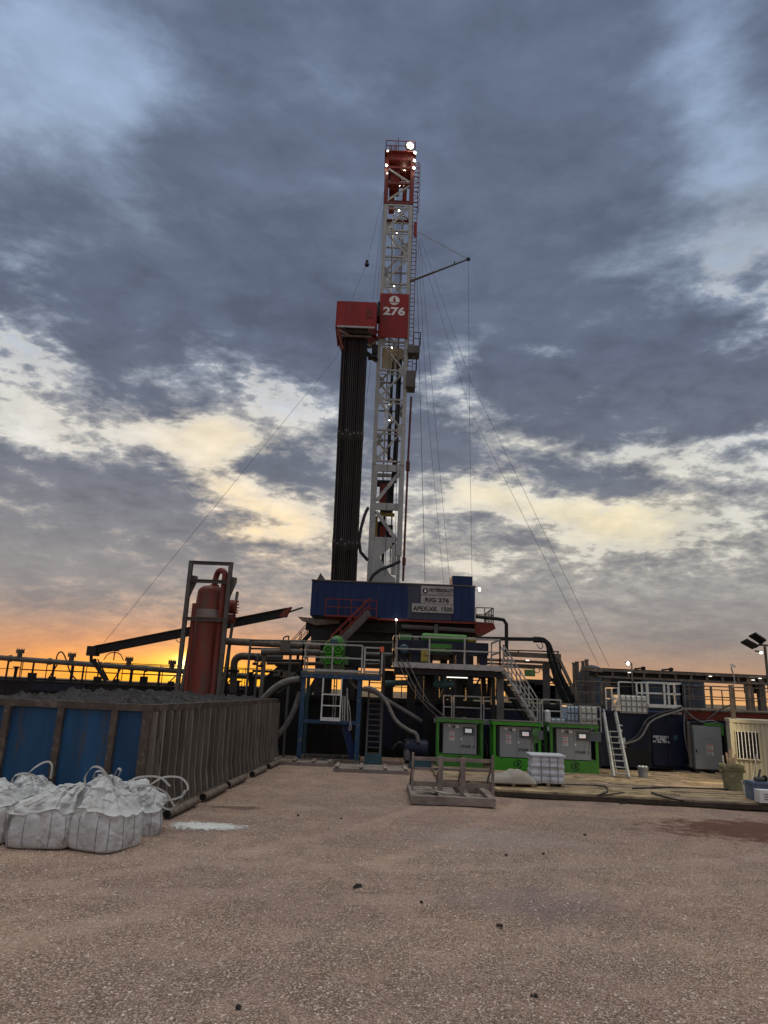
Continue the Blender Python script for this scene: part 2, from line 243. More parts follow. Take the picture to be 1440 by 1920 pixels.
class MB:
    def __init__(s): s.v=[]; s.f=[]; s.uvp=None
    def add(s,vs,fs):
        b=len(s.v); s.v+= [tuple(v) for v in vs]; s.f+=[tuple(i+b for i in f) for f in fs]; return s
    def box(s,x0,x1,y0,y1,z0,z1):
        return s.add([(x0,y0,z0),(x1,y0,z0),(x1,y1,z0),(x0,y1,z0),(x0,y0,z1),(x1,y0,z1),(x1,y1,z1),(x0,y1,z1)],
          [(0,3,2,1),(4,5,6,7),(0,1,5,4),(1,2,6,5),(2,3,7,6),(3,0,4,7)])
    def cbox(s,c,sx,sy,sz): return s.box(c[0]-sx/2,c[0]+sx/2,c[1]-sy/2,c[1]+sy/2,c[2]-sz/2,c[2]+sz/2)
    def frame(s,a,b,up=(0,0,1)):
        a=Vector(a); b=Vector(b); d=(b-a).normalized(); u=Vector(up)
        if abs(d.dot(u))>.97: u=Vector((0,1,0))
        x=d.cross(u).normalized(); y=x.cross(d).normalized(); return a,b,x,y
    def bar(s,a,b,w,h=None,up=(0,0,1)):
        h=h or w; a,b,x,y=s.frame(a,b,up); x=x*w/2; y=y*h/2
        return s.add([a-x-y,a+x-y,a+x+y,a-x+y,b-x-y,b+x-y,b+x+y,b-x+y],[(3,2,1,0),(4,5,6,7),(0,1,5,4),(1,2,6,5),(2,3,7,6),(3,0,4,7)])
    def ibeam(s,a,b,w,h,t=.03,up=(0,0,1)):
        a,b,x,y=s.frame(a,b,up)
        for (ox,oy,ww,hh) in ((0,h/2-t/2,w,t),(0,-h/2+t/2,w,t),(0,0,t,h-2*t-.004)):
            o=y*oy; s.bar(a+o,b+o,ww,hh,up)
        return s
    def tube(s,a,b,r,n=8,r2=None,cap=True):
        r2=r if r2 is None else r2; a,b,x,y=s.frame(a,b)
        vs=[];
        for p,q in((a,r),(b,r2)):
            for i in range(n):
                t=2*math.pi*i/n; vs.append(p+x*(q*math.cos(t))+y*(q*math.sin(t)))
        fs=[(i,(i+1)%n,n+(i+1)%n,n+i) for i in range(n)]
        if cap: fs+=[tuple(range(n-1,-1,-1)),tuple(range(n,2*n))]
        return s.add(vs,fs)
    def path(s,pts,r,n=8):
        pts=[Vector(p) for p in pts]; vs=[]; px=None
        for i,p in enumerate(pts):
            d=(pts[min(i+1,len(pts)-1)]-pts[max(i-1,0)]).normalized()
            if px is None:
                u=Vector((0,0,1)) if abs(d.z)<.95 else Vector((0,1,0)); px=d.cross(u).normalized()
            else: px=(px-d*px.dot(d)).normalized()
            py=px.cross(d)
            rr=r[i] if isinstance(r,(list,tuple)) else r
            for k in range(n):
                t=2*math.pi*k/n; vs.append(p+px*(rr*math.cos(t))+py*(rr*math.sin(t)))
        fs=[]
        for i in range(len(pts)-1):
            for k in range(n): fs.append((i*n+k,i*n+(k+1)%n,(i+1)*n+(k+1)%n,(i+1)*n+k))
        fs+=[tuple(range(n-1,-1,-1)),tuple(range((len(pts)-1)*n,len(pts)*n))]
        return s.add(vs,fs)
    def lathe(s,c,prof,n=24,axis=(0,0,1)):
        c=Vector(c); ax=Vector(axis).normalized(); u=Vector((0,0,1)) if abs(ax.z)<.9 else Vector((1,0,0)); x=ax.cross(u).normalized(); y=ax.cross(x)
        vs=[]
        for (r,h) in prof:
            for i in range(n):
                t=2*math.pi*i/n; vs.append(c+ax*h+x*(r*math.cos(t))+y*(r*math.sin(t)))
        fs=[]
        for j in range(len(prof)-1):
            for i in range(n): fs.append((j*n+i,j*n+(i+1)%n,(j+1)*n+(i+1)%n,(j+1)*n+i))
        fs+=[tuple(range(n-1,-1,-1)),tuple(range((len(prof)-1)*n,len(prof)*n))]
        return s.add(vs,fs)
    def prism(s,poly,d):  # poly: 3-D points, d: extrusion vector
        n=len(poly); poly=[Vector(p) for p in poly]; d=Vector(d)
        return s.add(poly+[p+d for p in poly],[tuple(range(n-1,-1,-1)),tuple(range(n,2*n))]+[(i,(i+1)%n,n+(i+1)%n,n+i) for i in range(n)])
    def build(s,name,m,parent=None,smooth=False,label=None):
        me=bpy.data.meshes.new(name); 
        o0=ORG[parent.name] if parent else None
        if o0 is None:
            a=np.array(s.v); o0=Vector(((a[:,0].min()+a[:,0].max())/2,(a[:,1].min()+a[:,1].max())/2,a[:,2].min()))
            loc=o0
        else: loc=Vector((0,0,0))
        me.from_pydata([(v[0]-o0[0],v[1]-o0[1],v[2]-o0[2]) for v in s.v],[],s.f); me.validate()
        import bmesh
        bm=bmesh.new(); bm.from_mesh(me); bmesh.ops.recalc_face_normals(bm,faces=bm.faces); bm.to_mesh(me); bm.free()
        me.materials.append(Mt[m] if isinstance(m,str) else m)
        if smooth:
            me.shade_smooth(); 
            try: me.set_sharp_from_angle(angle=R(35))
            except Exception: pass
        o=bpy.data.objects.new(name,me); COL.objects.link(o); o.location=loc
        ORG[o.name]=o0
        if parent: o.parent=parent
        if label: o['label']=label
        return o
def tag(o,label=None,cat=None,group=None,kind=None):
    if label: o['label']=label
    if cat: o['category']=cat
    if group: o['group']=group
    if kind: o['kind']=kind
    return o
def thing(name,label,cat,loc,group=None):
    o=bpy.data.objects.new(name,None); COL.objects.link(o); o.location=loc; o.empty_display_size=.2; ORG[o.name]=Vector(loc)
    return tag(o,label,cat,group)
def copy_tree(o,parent=None):
    c=o.copy(); COL.objects.link(c); ORG[c.name]=ORG[o.name]
    if parent: c.parent=parent
    for ch in list(o.children): copy_tree(ch,c)
    return c
def text_mb(mb,body,origin,xdir,h,width=None,depth=.004,up=(0,0,1),bold=.0,align='CENTER',font_sx=1.0):
    """lettering as real mesh: origin = bottom centre"""
    cu=bpy.data.curves.new('t','FONT'); cu.body=body; cu.size=1; cu.extrude=0; cu.offset=bold; cu.resolution_u=3
    ob=bpy.data.objects.new('t',cu); COL.objects.link(ob); dg=bpy.context.evaluated_depsgraph_get(); dg.update()
    me=bpy.data.meshes.new_from_object(ob.evaluated_get(dg))
    vs=[v.co.copy() for v in me.vertices]; fs=[tuple(p.vertices) for p in me.polygons]
    bpy.data.objects.remove(ob); bpy.data.curves.remove(cu); bpy.data.meshes.remove(me)
    if not vs: return mb
    x0=min(v.x for v in vs); x1=max(v.x for v in vs); y0=min(v.y for v in vs); y1=max(v.y for v in vs)
    sy=h/(y1-y0); sx=(width/(x1-x0)) if width else sy*font_sx
    xd=Vector(xdir).normalized(); u=Vector(up).normalized(); nrm=xd.cross(u)
    o=Vector(origin); cx=(x0+x1)/2 if align=='CENTER' else x0
    n=len(vs)
    pts=[o+xd*((v.x-cx)*sx)+u*((v.y-y0)*sy)+nrm*depth for v in vs]
    mb.add(pts,fs); return mb
def disc(mb,c,r,nrm=(0,-1,0),t=.004,n=24,r0=0):
    return mb.lathe(c,[(max(r0,.001),0),(r,0),(r,t),(max(r0,.001),t)],n,nrm) if r0 else mb.lathe(c,[(r,0),(r,t)],n,nrm)
def railing(name_parent,pts,h=1.05,m='rail',post_every=1.6,r=.022,mid=True,toe=False,sub=True,kick=.1):
    """guard rail part along pts (deck level)"""
    mb=MB(); pts=[Vector(p) for p in pts]
    for a,b in zip(pts[:-1],pts[1:]):
        n=max(1,round((b-a).length/post_every)); z=Vector((0,0,h))
        for i in range(n+1):
            p=a.lerp(b,i/n); mb.bar(p,p+z,r*2)
        mb.bar(a+z,b+z,r*2.05); 
        if mid: mb.bar(a+z*.52,b+z*.52,r*1.9)
        if toe: mb.bar(a+Vector((0,0,.06)),b+Vector((0,0,.06)),.012,kick)
    return mb.build('handrail',m,name_parent)
# ================= ground =================
def gravel_mat():
    m=bpy.data.materials.new('pink grey gravel'); m.use_nodes=True; t=m.node_tree; b=t.nodes['Principled BSDF']; L=t.links.new
    def n(ty,**k):
        q=t.nodes.new(ty)
        for a,v in k.items(): setattr(q,a,v)
        return q
    geo=n('ShaderNodeNewGeometry'); pos=geo.outputs['Position']
    def nz(sc,det=5,ro=.6,v=None):
        q=n('ShaderNodeTexNoise'); L(v or pos,q.inputs[0]); q.inputs['Scale'].default_value=sc; q.inputs['Detail'].default_value=det; q.inputs['Roughness'].default_value=ro; return q.outputs['Fac']
    def mr(f,a,b_,c=0.,d=1.,it='SMOOTHSTEP'):
        q=n('ShaderNodeMapRange',interpolation_type=it); L(f,q.inputs[0]); q.inputs[1].default_value=a; q.inputs[2].default_value=b_; q.inputs[3].default_value=c; q.inputs[4].default_value=d; return q.outputs[0]
    def mix(f,a,c,bt='MIX'):
        q=n('ShaderNodeMix',data_type='RGBA',blend_type=bt)
        for s_,v in((0,f),(6,a),(7,c)):
            if hasattr(v,'node'): L(v,q.inputs[s_])
            else: q.inputs[s_].default_value=v
        return q.outputs[2]
    vo=n('ShaderNodeTexVoronoi'); L(pos,vo.inputs['Vector']); vo.inputs['Scale'].default_value=33
    vo2=n('ShaderNodeTexVoronoi'); L(pos,vo2.inputs['Vector']); vo2.inputs['Scale'].default_value=75
    sc=n('ShaderNodeSeparateColor'); L(vo.outputs['Color'],sc.inputs[0]); sc2=n('ShaderNodeSeparateColor'); L(vo2.outputs['Color'],sc2.inputs[0])
    stone=mix(sc.outputs[0],(.42,.315,.24,1),(.60,.47,.378,1))
    stone=mix(mr(sc.outputs[1],.75,.8),stone,(.44,.31,.23,1))
    stone=mix(mr(sc2.outputs[0],.45,.95,0,.45),stone,(.66,.56,.46,1))
    stone=mix(mr(vo.outputs['Distance'],.30,.60,0,.72),stone,(.15,.11,.082,1))  # gaps between stones darkened in the colour, standing in for shade
    fines=mix(nz(9,6,.7),(.45,.335,.255,1),(.58,.45,.358,1))
    where=mr(nz(1.3,6,.66),.44,.62)
    col=mix(mr(where,0,1,0,.42,'LINEAR'),stone,fines)
    col=mix(1.0,col,mix(mr(nz(16,6,.7),.3,.7),(.74,.73,.72,1),(1.16,1.16,1.16,1)),'MULTIPLY')
    # broad wear: tyre bands, damp and grey patches
    mp=n('ShaderNodeMapping'); L(pos,mp.inputs[0]); mp.inputs['Scale'].default_value=(.05,.42,1); mp.inputs['Rotation'].default_value=(0,0,R(12))
    band=nz(1.0,3,.5,mp.outputs[0])
    col=mix(1.0,col,mix(mr(band,.35,.65),(.94,.92,.92,1),(1.05,1.05,1.04,1)),'MULTIPLY')
    col=mix(1.0,col,mix(mr(nz(.28,5,.62),.36,.66),(.92,.91,.94,1),(1.06,1.03,.98,1)),'MULTIPLY')
    # tyre tracks: pressed arcs where the stone is ground finer
    tr=None
    for (cx_,cy_,r_) in ((-22,30,25.6),(-22,30,27.7),(16,-9,17.2),(16,-9,19.2),(-3,40,27.2),(-3,40,29.1)):
        v=n('ShaderNodeVectorMath',operation='SUBTRACT'); L(pos,v.inputs[0]); v.inputs[1].default_value=(cx_,cy_,0)
        l=n('ShaderNodeVectorMath',operation='LENGTH'); L(v.outputs[0],l.inputs[0])
        a_=n('ShaderNodeMath',operation='SUBTRACT'); L(l.outputs['Value'],a_.inputs[0]); a_.inputs[1].default_value=r_
        b_=n('ShaderNodeMath',operation='ABSOLUTE'); L(a_.outputs[0],b_.inputs[0])
        f_=mr(b_.outputs[0],.16,.34,1,0)
        if tr is None: tr=f_
        else:
            q=n('ShaderNodeMath',operation='MAXIMUM'); L(tr,q.inputs[0]); L(f_,q.inputs[1]); tr=q.outputs[0]
    q=n('ShaderNodeMath',operation='MULTIPLY'); L(tr,q.inputs[0]); L(mr(nz(.7,4,.6),.35,.6,0,.38),q.inputs[1])
    col=mix(q.outputs[0],col,(.53,.40,.31,1))
    # red damp patch
    def patch(cx,cy,rx,ry,c,amt,fall=.5):
        nonlocal col
        v=n('ShaderNodeVectorMath',operation='SUBTRACT'); L(pos,v.inputs[0]); v.inputs[1].default_value=(cx,cy,0)
        v2=n('ShaderNodeVectorMath',operation='MULTIPLY'); L(v.outputs[0],v2.inputs[0]); v2.inputs[1].default_value=(1/rx,1/ry,0)
        l=n('ShaderNodeVectorMath',operation='LENGTH'); L(v2.outputs[0],l.inputs[0])
        ad=n('ShaderNodeMath',operation='ADD'); L(l.outputs['Value'],ad.inputs[0]); L(mr(nz(2.2,5,.65),.3,.7,-.35,.35,'LINEAR'),ad.inputs[1])
        col=mix(mr(ad.outputs[0],1.0,1-fall,0,amt),col,c)
    g=G(1420,1555); patch(g.x+.9,g.y-.1,4.2,1.9,(.13,.055,.035,1),.9)
    g=G(445,1510); patch(g.x,g.y,.9,.35,(.11,.07,.055,1),.7)
    g=G(930,1570); patch(g.x,g.y,2.2,1.3,(.36,.33,.31,1),.4)
    g=G(1000,1690); patch(g.x,g.y,1.6,.9,(.24,.19,.19,1),.4)
    # distance: pad ends, dry plain beyond
    sp=n('ShaderNodeSeparateXYZ'); L(pos,sp.inputs[0])
    far=mr(sp.outputs[1],75,95)
    col=mix(far,col,mix(mr(nz(.02,4,.6),.4,.6),(.09,.085,.04,1),(.14,.10,.06,1)))
    col=mix(1.0,col,(1.13,1.025,1.0,1),'MULTIPLY')
    L(col,b.inputs['Base Color']); b.inputs['Roughness'].default_value=.92; b.inputs['Specular IOR Level'].default_value=.25
    h=n('ShaderNodeMath',operation='MULTIPLY_ADD'); L(vo.outputs['Distance'],h.inputs[0]); h.inputs[1].default_value=-1.0; L(sc.outputs[2],h.inputs[2])
    h2=n('ShaderNodeMath',operation='MULTIPLY_ADD'); L(vo2.outputs['Distance'],h2.inputs[0]); h2.inputs[1].default_value=-.6; L(h.outputs[0],h2.inputs[2])
    bp=n('ShaderNodeBump'); bp.inputs['Strength'].default_value=1.0; bp.inputs['Distance'].default_value=.04; L(h2.outputs[0],bp.inputs['Height']); L(bp.outputs[0],b.inputs['Normal'])
    return m
Mt['gravel']=gravel_mat()
mb=MB()
def hgt(x,y): 
    if y>60 or abs(x)>40: return 0.
    return .018*math.sin(x*.9+y*.35)+.014*math.sin(x*.31-y*1.1+1)+.01*math.sin(x*2.3+1.7*y)-.03
NX,NY=120,90
xs=np.linspace(-16,16,NX); ys=np.linspace(1.5,24,NY)
mb.add([(x,y,hgt(x,y)*min(1,(24-y)/3,(16-abs(x))/2)) for y in ys for x in xs],[(j*NX+i,j*NX+i+1,(j+1)*NX+i+1,(j+1)*NX+i) for j in range(NY-1) for i in range(NX-1)])
# surrounding sheet sharing the border, out past the horizon
B=6000
for (x0,x1,y0,y1) in ((-B,-16,-60,B),(16,B,-60,B),(-16,16,24,B),(-16,16,-60,1.5)):
    b0=len(mb.v); mb.v+=[(x0,y0,0),(x1,y0,0),(x1,y1,0),(x0,y1,0)]; mb.f.append((b0,b0+1,b0+2,b0+3))
g=mb.build('ground','gravel'); g['kind']='structure'
# loose stones
def stones(n,fy,size,name,m):
    ico=[(0,0,1),(.9,0,.3),(.28,.85,.3),(-.72,.53,.3),(-.72,-.53,.3),(.28,-.85,.3),(.72,.53,-.4),(-.28,.85,-.4),(-.9,0,-.4),(-.28,-.85,-.4),(.72,-.53,-.4)]
    fc=[(0,1,2),(0,2,3),(0,3,4),(0,4,5),(0,5,1),(1,6,2),(2,7,3),(3,8,4),(4,9,5),(5,10,1),(2,6,7),(3,7,8),(4,8,9),(5,9,10),(1,10,6)]
    V=np.array(ico); F=np.array(fc)
    y=fy(rng.random(n)); x=(rng.random(n)*2-1)*(y*.62+1.0); s=size(rng.random(n))
    a=rng.random(n)*6.283; j=1+(rng.random((n,11,3))-.5)*.55
    v=V[None]*j*np.stack([s,s*(.6+.4*rng.random(n)),s*(.35+.3*rng.random(n))],1)[:,None,:]
    c,sn=np.cos(a),np.sin(a)
    vx=v[:,:,0]*c[:,None]-v[:,:,1]*sn[:,None]; vy=v[:,:,0]*sn[:,None]+v[:,:,1]*c[:,None]
    gp_=G(1420,1555); inp=((x-gp_.x-.9)/4.2)**2+((y-gp_.y+.1)/1.9)**2<1
    s=np.where(inp,s*.001,s); v=v*np.where(inp,.001,1)[:,None,None]; vx=v[:,:,0]*c[:,None]-v[:,:,1]*sn[:,None]; vy=v[:,:,0]*sn[:,None]+v[:,:,1]*c[:,None]; y=np.where(inp,y,y); zoff=np.where(inp,-.3,0)
    tilt=(rng.random(n)-.5)*.6; vz=v[:,:,2]+vx*tilt[:,None]*.5
    z0=np.array([hgt(a_,b_)*min(1,max(0,(24-b_)/3),max(0,(16-abs(a_))/2)) for a_,b_ in zip(x,y)])
    allv=np.stack([vx+x[:,None],vy+y[:,None],vz+z0[:,None]+.1*s[:,None]+zoff[:,None]],2).reshape(-1,3)
    allf=(F[None]+np.arange(n)[:,None,None]*11).reshape(-1,3)
    me=bpy.data.meshes.new(name); me.from_pydata(allv.tolist(),[],allf.tolist()); me.materials.append(m)
    o=bpy.data.objects.new(name,me); COL.objects.link(o)
    return o
def stone_mat():
    m=bpy.data.materials.new('loose stones'); m.use_nodes=True; t=m.node_tree; b=t.nodes['Principled BSDF']
    g=t.nodes.new('ShaderNodeNewGeometry'); r=t.nodes.new('ShaderNodeValToRGB'); t.links.new(g.outputs['Random Per Island'],r.inputs[0])
    e=r.color_ramp.elements; e[0].color=(.33,.24,.19,1); e[1].color=(.56,.45,.375,1); q=e.new(.5); q.color=(.46,.35,.285,1)
    t.links.new(r.outputs[0],b.inputs['Base Color']); b.inputs['Roughness'].default_value=.9; return m
SM=stone_mat()
o=stones(80000,lambda u:5+13*u**1.4,lambda u:.005+.016*u**6,'loose_gravel',SM)
tag(o,'loose crushed stone scattered over the pinkish grey pad','gravel',kind='stuff')
pm=Mt['powder']; t_=pm.node_tree; pb_=t_.nodes['Principled BSDF']; om=t_.nodes['Material Output']
tcp=t_.nodes.new('ShaderNodeTexCoord'); mpp=t_.nodes.new('ShaderNodeVectorMath'); mpp.operation='MULTIPLY'; t_.links.new(tcp.outputs['Object'],mpp.inputs[0]); mpp.inputs[1].default_value=(1/.92,1/.52,0)
lnp=t_.nodes.new('ShaderNodeVectorMath'); lnp.operation='LENGTH'; t_.links.new(mpp.outputs[0],lnp.inputs[0])
nzp=t_.nodes.new('ShaderNodeTexNoise'); t_.links.new(tcp.outputs['Object'],nzp.inputs[0]); nzp.inputs['Scale'].default_value=9; nzp.inputs['Detail'].default_value=8; nzp.inputs['Roughness'].default_value=.75
adp=t_.nodes.new('ShaderNodeMath'); adp.operation='MULTIPLY_ADD'; t_.links.new(nzp.outputs['Fac'],adp.inputs[0]); adp.inputs[1].default_value=2.4; t_.links.new(lnp.outputs['Value'],adp.inputs[2])
mrp=t_.nodes.new('ShaderNodeMapRange'); t_.links.new(adp.outputs[0],mrp.inputs[0]); mrp.inputs[1].default_value=1.72; mrp.inputs[2].default_value=2.2
trp=t_.nodes.new('ShaderNodeBsdfTransparent'); mxp=t_.nodes.new('ShaderNodeMixShader'); t_.links.new(mrp.outputs[0],mxp.inputs[0]); t_.links.new(pb_.outputs[0],mxp.inputs[1]); t_.links.new(trp.outputs[0],mxp.inputs[2]); t_.links.new(mxp.outputs[0],om.inputs[0])
# spilled powder: low feathered mound
g0=G(380,1549); mb=MB(); 
ang=np.linspace(0,2*math.pi,64,endpoint=False); rings=14
for j in range(rings+1):
    for a in ang:
        k=j/rings; wob=1+.22*math.sin(3*a+1)+.14*math.sin(7*a)+.10*math.sin(13*a+2)+.07*math.sin(23*a)
        mb.v.append((g0.x+math.cos(a)*.95*k*wob, g0.y+math.sin(a)*.52*k*wob, .022*(1-k*k)+.006+hgt(g0.x,g0.y)+.01*math.sin(a*9+j)*(k<1)*k))
for j in range(rings):
    for i in range(64): mb.f.append((j*64+i,j*64+(i+1)%64,(j+1)*64+(i+1)%64,(j+1)*64+i))
tag(mb.build('spilled_powder','powder',smooth=True),'thin white powder spill on the gravel beside the bulk bags','powder',kind='stuff')

# dark clods and odd stones dropped on the pad
mb=MB(); rs=random.Random(11)
for (px,py,sz) in ((675,1660,.045),(668,1662,.03),(1017,1600,.03),(949,1602,.02),(1096,1564,.03),(938,1735,.03),(790,1690,.02),(1168,1506,.07),(560,1528,.035),(640,1534,.03),(1000,1866,.025),(445,1885,.03)):
    g_=G(px,py); n=9; 
    for q in range(3):
        ox,oy=(rs.random()-.5)*sz*2.4,(rs.random()-.5)*sz*1.4; s1=sz*(.4+.6*rs.random())
        ring=[(g_.x+ox+s1*math.cos(6.283*i/n)*(.8+.4*rs.random()),g_.y+oy+s1*.8*math.sin(6.283*i/n)*(.8+.4*rs.random()),-.02) for i in range(n)]
        top=[(g_.x+ox+(p_[0]-g_.x-ox)*.55,g_.y+oy+(p_[1]-g_.y-oy)*.55,s1*(.35+.3*rs.random())) for p_ in ring]
        mb.add(ring+top,[(i,(i+1)%n,n+(i+1)%n,n+i) for i in range(n)]+[tuple(range(n,2*n))])
tag(mb.build('dirt_clods','dirtm'),'small dark clods of dirt dotted over the open gravel pad','dirt',kind='stuff')
# ================= drilling mast =================
XL,XR,YF,YB=-1.0,1.38,55.0,57.5
mast=thing('drilling_mast','tall lattice drilling mast, grey white with a red lit crown and the red 276 sign','drilling mast',(.19,56.2,8.0))
def flood(parent,p,s=.22,d=(0,-1,-.35),em='lampw',pw=0,col=(1,.93,.75)):
    p=Vector(p); d=Vector(d).normalized()
    h=MB().lathe(p-d*s*.9,[(s*.35,0),(s*.8,s*.35),(s,s*.9)],12,d); h.bar(p-d*s*.9,p-d*s*.9+Vector((0,.35,.05)),.05)
    o=h.build('floodlight','black',parent)
    MB().lathe(p,[(s*.93,0),(s*.6,s*.22),(.02,s*.3)],12,d).build('lens',em,o,smooth=True)
    if pw:
        l=bpy.data.lights.new('lamp_light','POINT'); l.energy=pw; l.color=col; l.shadow_soft_size=.15
        q=bpy.data.objects.new('lamp_light',l); COL.objects.link(q); q.location=p+d*(s*.8)
    return o
LV=[21.6,24.4,27.2,29.95,32.7,35.5,38.5,41.3,44.05,46.8]
for x in (XL,XR):
    for y,nm in ((YF,'front_leg'),(YB,'rear_leg')):
        w_=.34 if y==YF else .24
        MB().ibeam((x,y,21.3),(x,y,46.8),w_,.30,.05,(0,1,0)).build(nm,'mast',mast)
for y,s0,nm in ((YF,0,'front_bracing'),(YB,1,'rear_bracing')):
    mb=MB(); yy=y+(.0 if s0==0 else 0)
    for i,z in enumerate(LV):
        mb.bar((XL+.18,yy,z),(XR-.18,yy,z),.16 if s0==0 else .13)
        if s0==0 : mb.bar((XL+.18,yy,z-.34),(XR-.18,yy,z-.34),.09)
        if i<len(LV)-1:
            z1=LV[i+1]; a,b=((XL+.2,XR-.2) if (i+s0)%2==0 else (XR-.2,XL+.2))
            mb.bar((a,yy+.02,z+.15),(b,yy+.02,z1-.15),.15)
                # gussets
            for gx,gz in ((a,z+.1),(b,z1-.1)):
                sg=1 if gx<0 else -1; dz=1 if gz<z1-1 else -1
                mb.prism([(gx-sg*.1,yy-.09,gz),(gx+sg*.45,yy-.09,gz),(gx-sg*.1,yy-.09,gz+dz*.6)],(0,.03,0))
    mb.build(nm,'mast',mast)
for x in (XL,XR):
    mb=MB()
    for i,z in enumerate(LV):
        mb.bar((x,YF+.18,z+.03),(x,YB-.14,z+.03),.13)
        if i<len(LV)-1: mb.bar((x,(YF if i%2 else YB),z+.1),(x,(YB if i%2 else YF),LV[i+1]-.1),.11)
    mb.build('side_bracing','mast',mast)
# guide rails and hanging lines inside
for x in (-.2,.68):
    MB().bar((x,56.5,9),(x,56.5,47),.13).build('guide_rail','mast',mast)
mb=MB()
for i in range(8): mb.tube((.12+i*.09,56.2+.05*(i%3),30 if i<6 else 18),(.05+i*.1,56.2,49),.016,5)
mb.build('drilling_line','wire',mast)
mb=MB()
for px0,y0,px1,y1 in ((735,430,722,1080),(749,500,741,1060)): mb.tube(P(px0,y0,54.75),P(px1,y1,54.75),.022,5)
mb.build('hanging_line','wire',mast)
# red crown section
mb=MB()
for x in (XL-.03,XR+.03):
    for y in (YF,YB): mb.ibeam((x,y,46.9),(x,y,52.0),.36,.32,.06,(0,1,0))
for z in (47.05,49.2,50.95):
    mb.bar((XL,YF,z),(XR,YF,z),.2); mb.bar((XL,YB,z),(XR,YB,z),.2)
    for x in (XL,XR): mb.bar((x,YF,z+.02),(x,YB,z+.02),.16)
mb.build('crown_frame','redsteel',mast)
MB().bar((XL+.1,YF-.02,50.8),(XR-.2,YF+.0,49.35),.16).bar((XL+.1,YF,47.3),(XR-.2,YF,49.0),.14).bar((XL+.1,YB,49.0),(XR-.2,YB,47.3),.14).build('crown_bracing','mast',mast)
mb=MB().box(XL-.1,XR+.1,YF-.15,YB+.15,51.75,52.5); mb.box(XL-.3,XR+.3,YF-.4,YB+.4,52.52,52.6)
mb.build('crown_block_housing','redsteel',mast)
mb=MB()
for i in range(5): mb.lathe((-.3+i*.26,56.2,50.9),[(.62,0),(.7,.03),(.6,.06),(.7,.09),(.62,.12)],20,(1,0,0))
mb.build('crown_sheave','redsteel',mast,smooth=True)
MB().box(-.75,.2,55.3,56.9,49.3,51.5).box(.55,.95,55.6,56.6,48.2,49.4).box(-.72,-.2,56.0,57.0,47.4,48.7).build('crown_machinery','redsteel',mast)
hr=MB()
zt=52.6
for (a,b) in (((XL-.2,YF-.3),(XR+.2,YF-.3)),((XL-.2,YB+.3),(XR+.2,YB+.3)),((XL-.2,YF-.3),(XL-.2,YB+.3)),((XR+.2,YF-.3),(XR+.2,YB+.3))):
    a=Vector((a[0],a[1],zt)); b=Vector((b[0],b[1],zt)); 
    for k in range(4): 
        q=a.lerp(b,k/3); hr.bar(q,q+Vector((0,0,1.15)),.06)
    for h in (.6,1.15): hr.bar(a+Vector((0,0,h)),b+Vector((0,0,h)),.055)
for i in range(5): hr.bar((-.85+i*.16,55.2,52.6),(-.85+i*.16,55.2,53.7),.07)
hr.box(.75,1.3,55.0,55.8,52.6,53.35)
hr.build('crown_handrail','redsteel',mast)
MB().tube(P(747,283,55.2),P(747,259,55.2),.035,6).tube(P(733,285,55.2),P(733,275,55.2),.03,6).build('antenna','black',mast)
# ladder on the right side of the mast
mb=MB(); lx=1.78
for dx in (-.2,.2): mb.bar((lx+dx,55.3,30.5),(lx+dx,55.3,52.0),.055)
z=30.6
while z<52: mb.bar((lx-.2,55.3,z),(lx+.2,55.3,z),.04); z+=.42
for z in np.arange(31,52,2.75): mb.bar((XR,55.3,z),(lx,55.3,z),.05)
mb.build('ladder','redsteel',mast)
mb=MB()
for z in np.arange(46.5,51.5,.55):
    for a in range(6):
        t0,t1=math.pi*a/6-.3,math.pi*(a+1)/6-.3
        mb.bar((lx+.38*math.sin(t0),55.15-.38*math.cos(t0),z),(lx+.38*math.sin(t1),55.15-.38*math.cos(t1),z),.045)
mb.build('ladder_cage','redsteel',mast)
# plated lower section
mb=MB()
for x,wl in ((XL+.08,.5),(XR-.02,.42)): mb.box(x-wl/2,x+wl/2,YF-.06,YF+.5,8.1 if x<0 else 13.6,21.3)
mb.box(XL+.34,XR-.24,YF-.055,YF+.12,20.7,21.25)
mb.bar((XR-.25,YF,20.6),(XL+.35,YF,18.1),.30,.12,(0,1,0))
mb.box(XL+.34,XR-.24,YF-.055,YF+.12,17.35,17.95)
mb.bar((XL+.35,YF,17.2),(XR-.3,YF,14.9),.30,.12,(0,1,0))
mb.prism([(XL+.34,YF-.05,15.05),(XR-.24,YF-.05,15.05),(XR-.24,YF-.05,14.7),(XL+.75,YF-.05,13.4),(XL+.34,YF-.05,13.4)],(0,.12,0))
mb.prism([(XL+.34,YF-.05,13.4),(XL+.75,YF-.05,13.4),(XR-.6,YF-.05,11.9),(XR-.24,YF-.05,11.7),(XR-.24,YF-.05,11.35),(XL+.34,YF-.05,11.35)],(0,.12,0))
mb.box(XR-.62,XR-.24,YF-.05,YF+.2,12.0,14.6)
mb.build('plated_frame','mast',mast)
mb=MB().box(XL-.2,XR+.1,YF-.1,YF+.5,10.95,11.3); mb.prism([(XR+.05,YF-.08,10.95),(XR-.35,YF-.08,10.95),(XR-1.5,YF-.08,8.1),(XR+.05,YF-.08,8.1)],(0,.4,0))
mb.box(XL-.2,XL+.22,YF-.08,YF+.4,8.1,10.95)
mb.build('mast_shoe','mast',mast)
mb=MB()
for x in (XL,XR): mb.box(x-.15,x+.15,YB-.2,YB+.2,8.1,21.4)
for z in (11.5,14.8,18,21): mb.box(XL,XR,YB-.1,YB+.1,z,z+.3)
mb.build('rear_column','mast',mast)
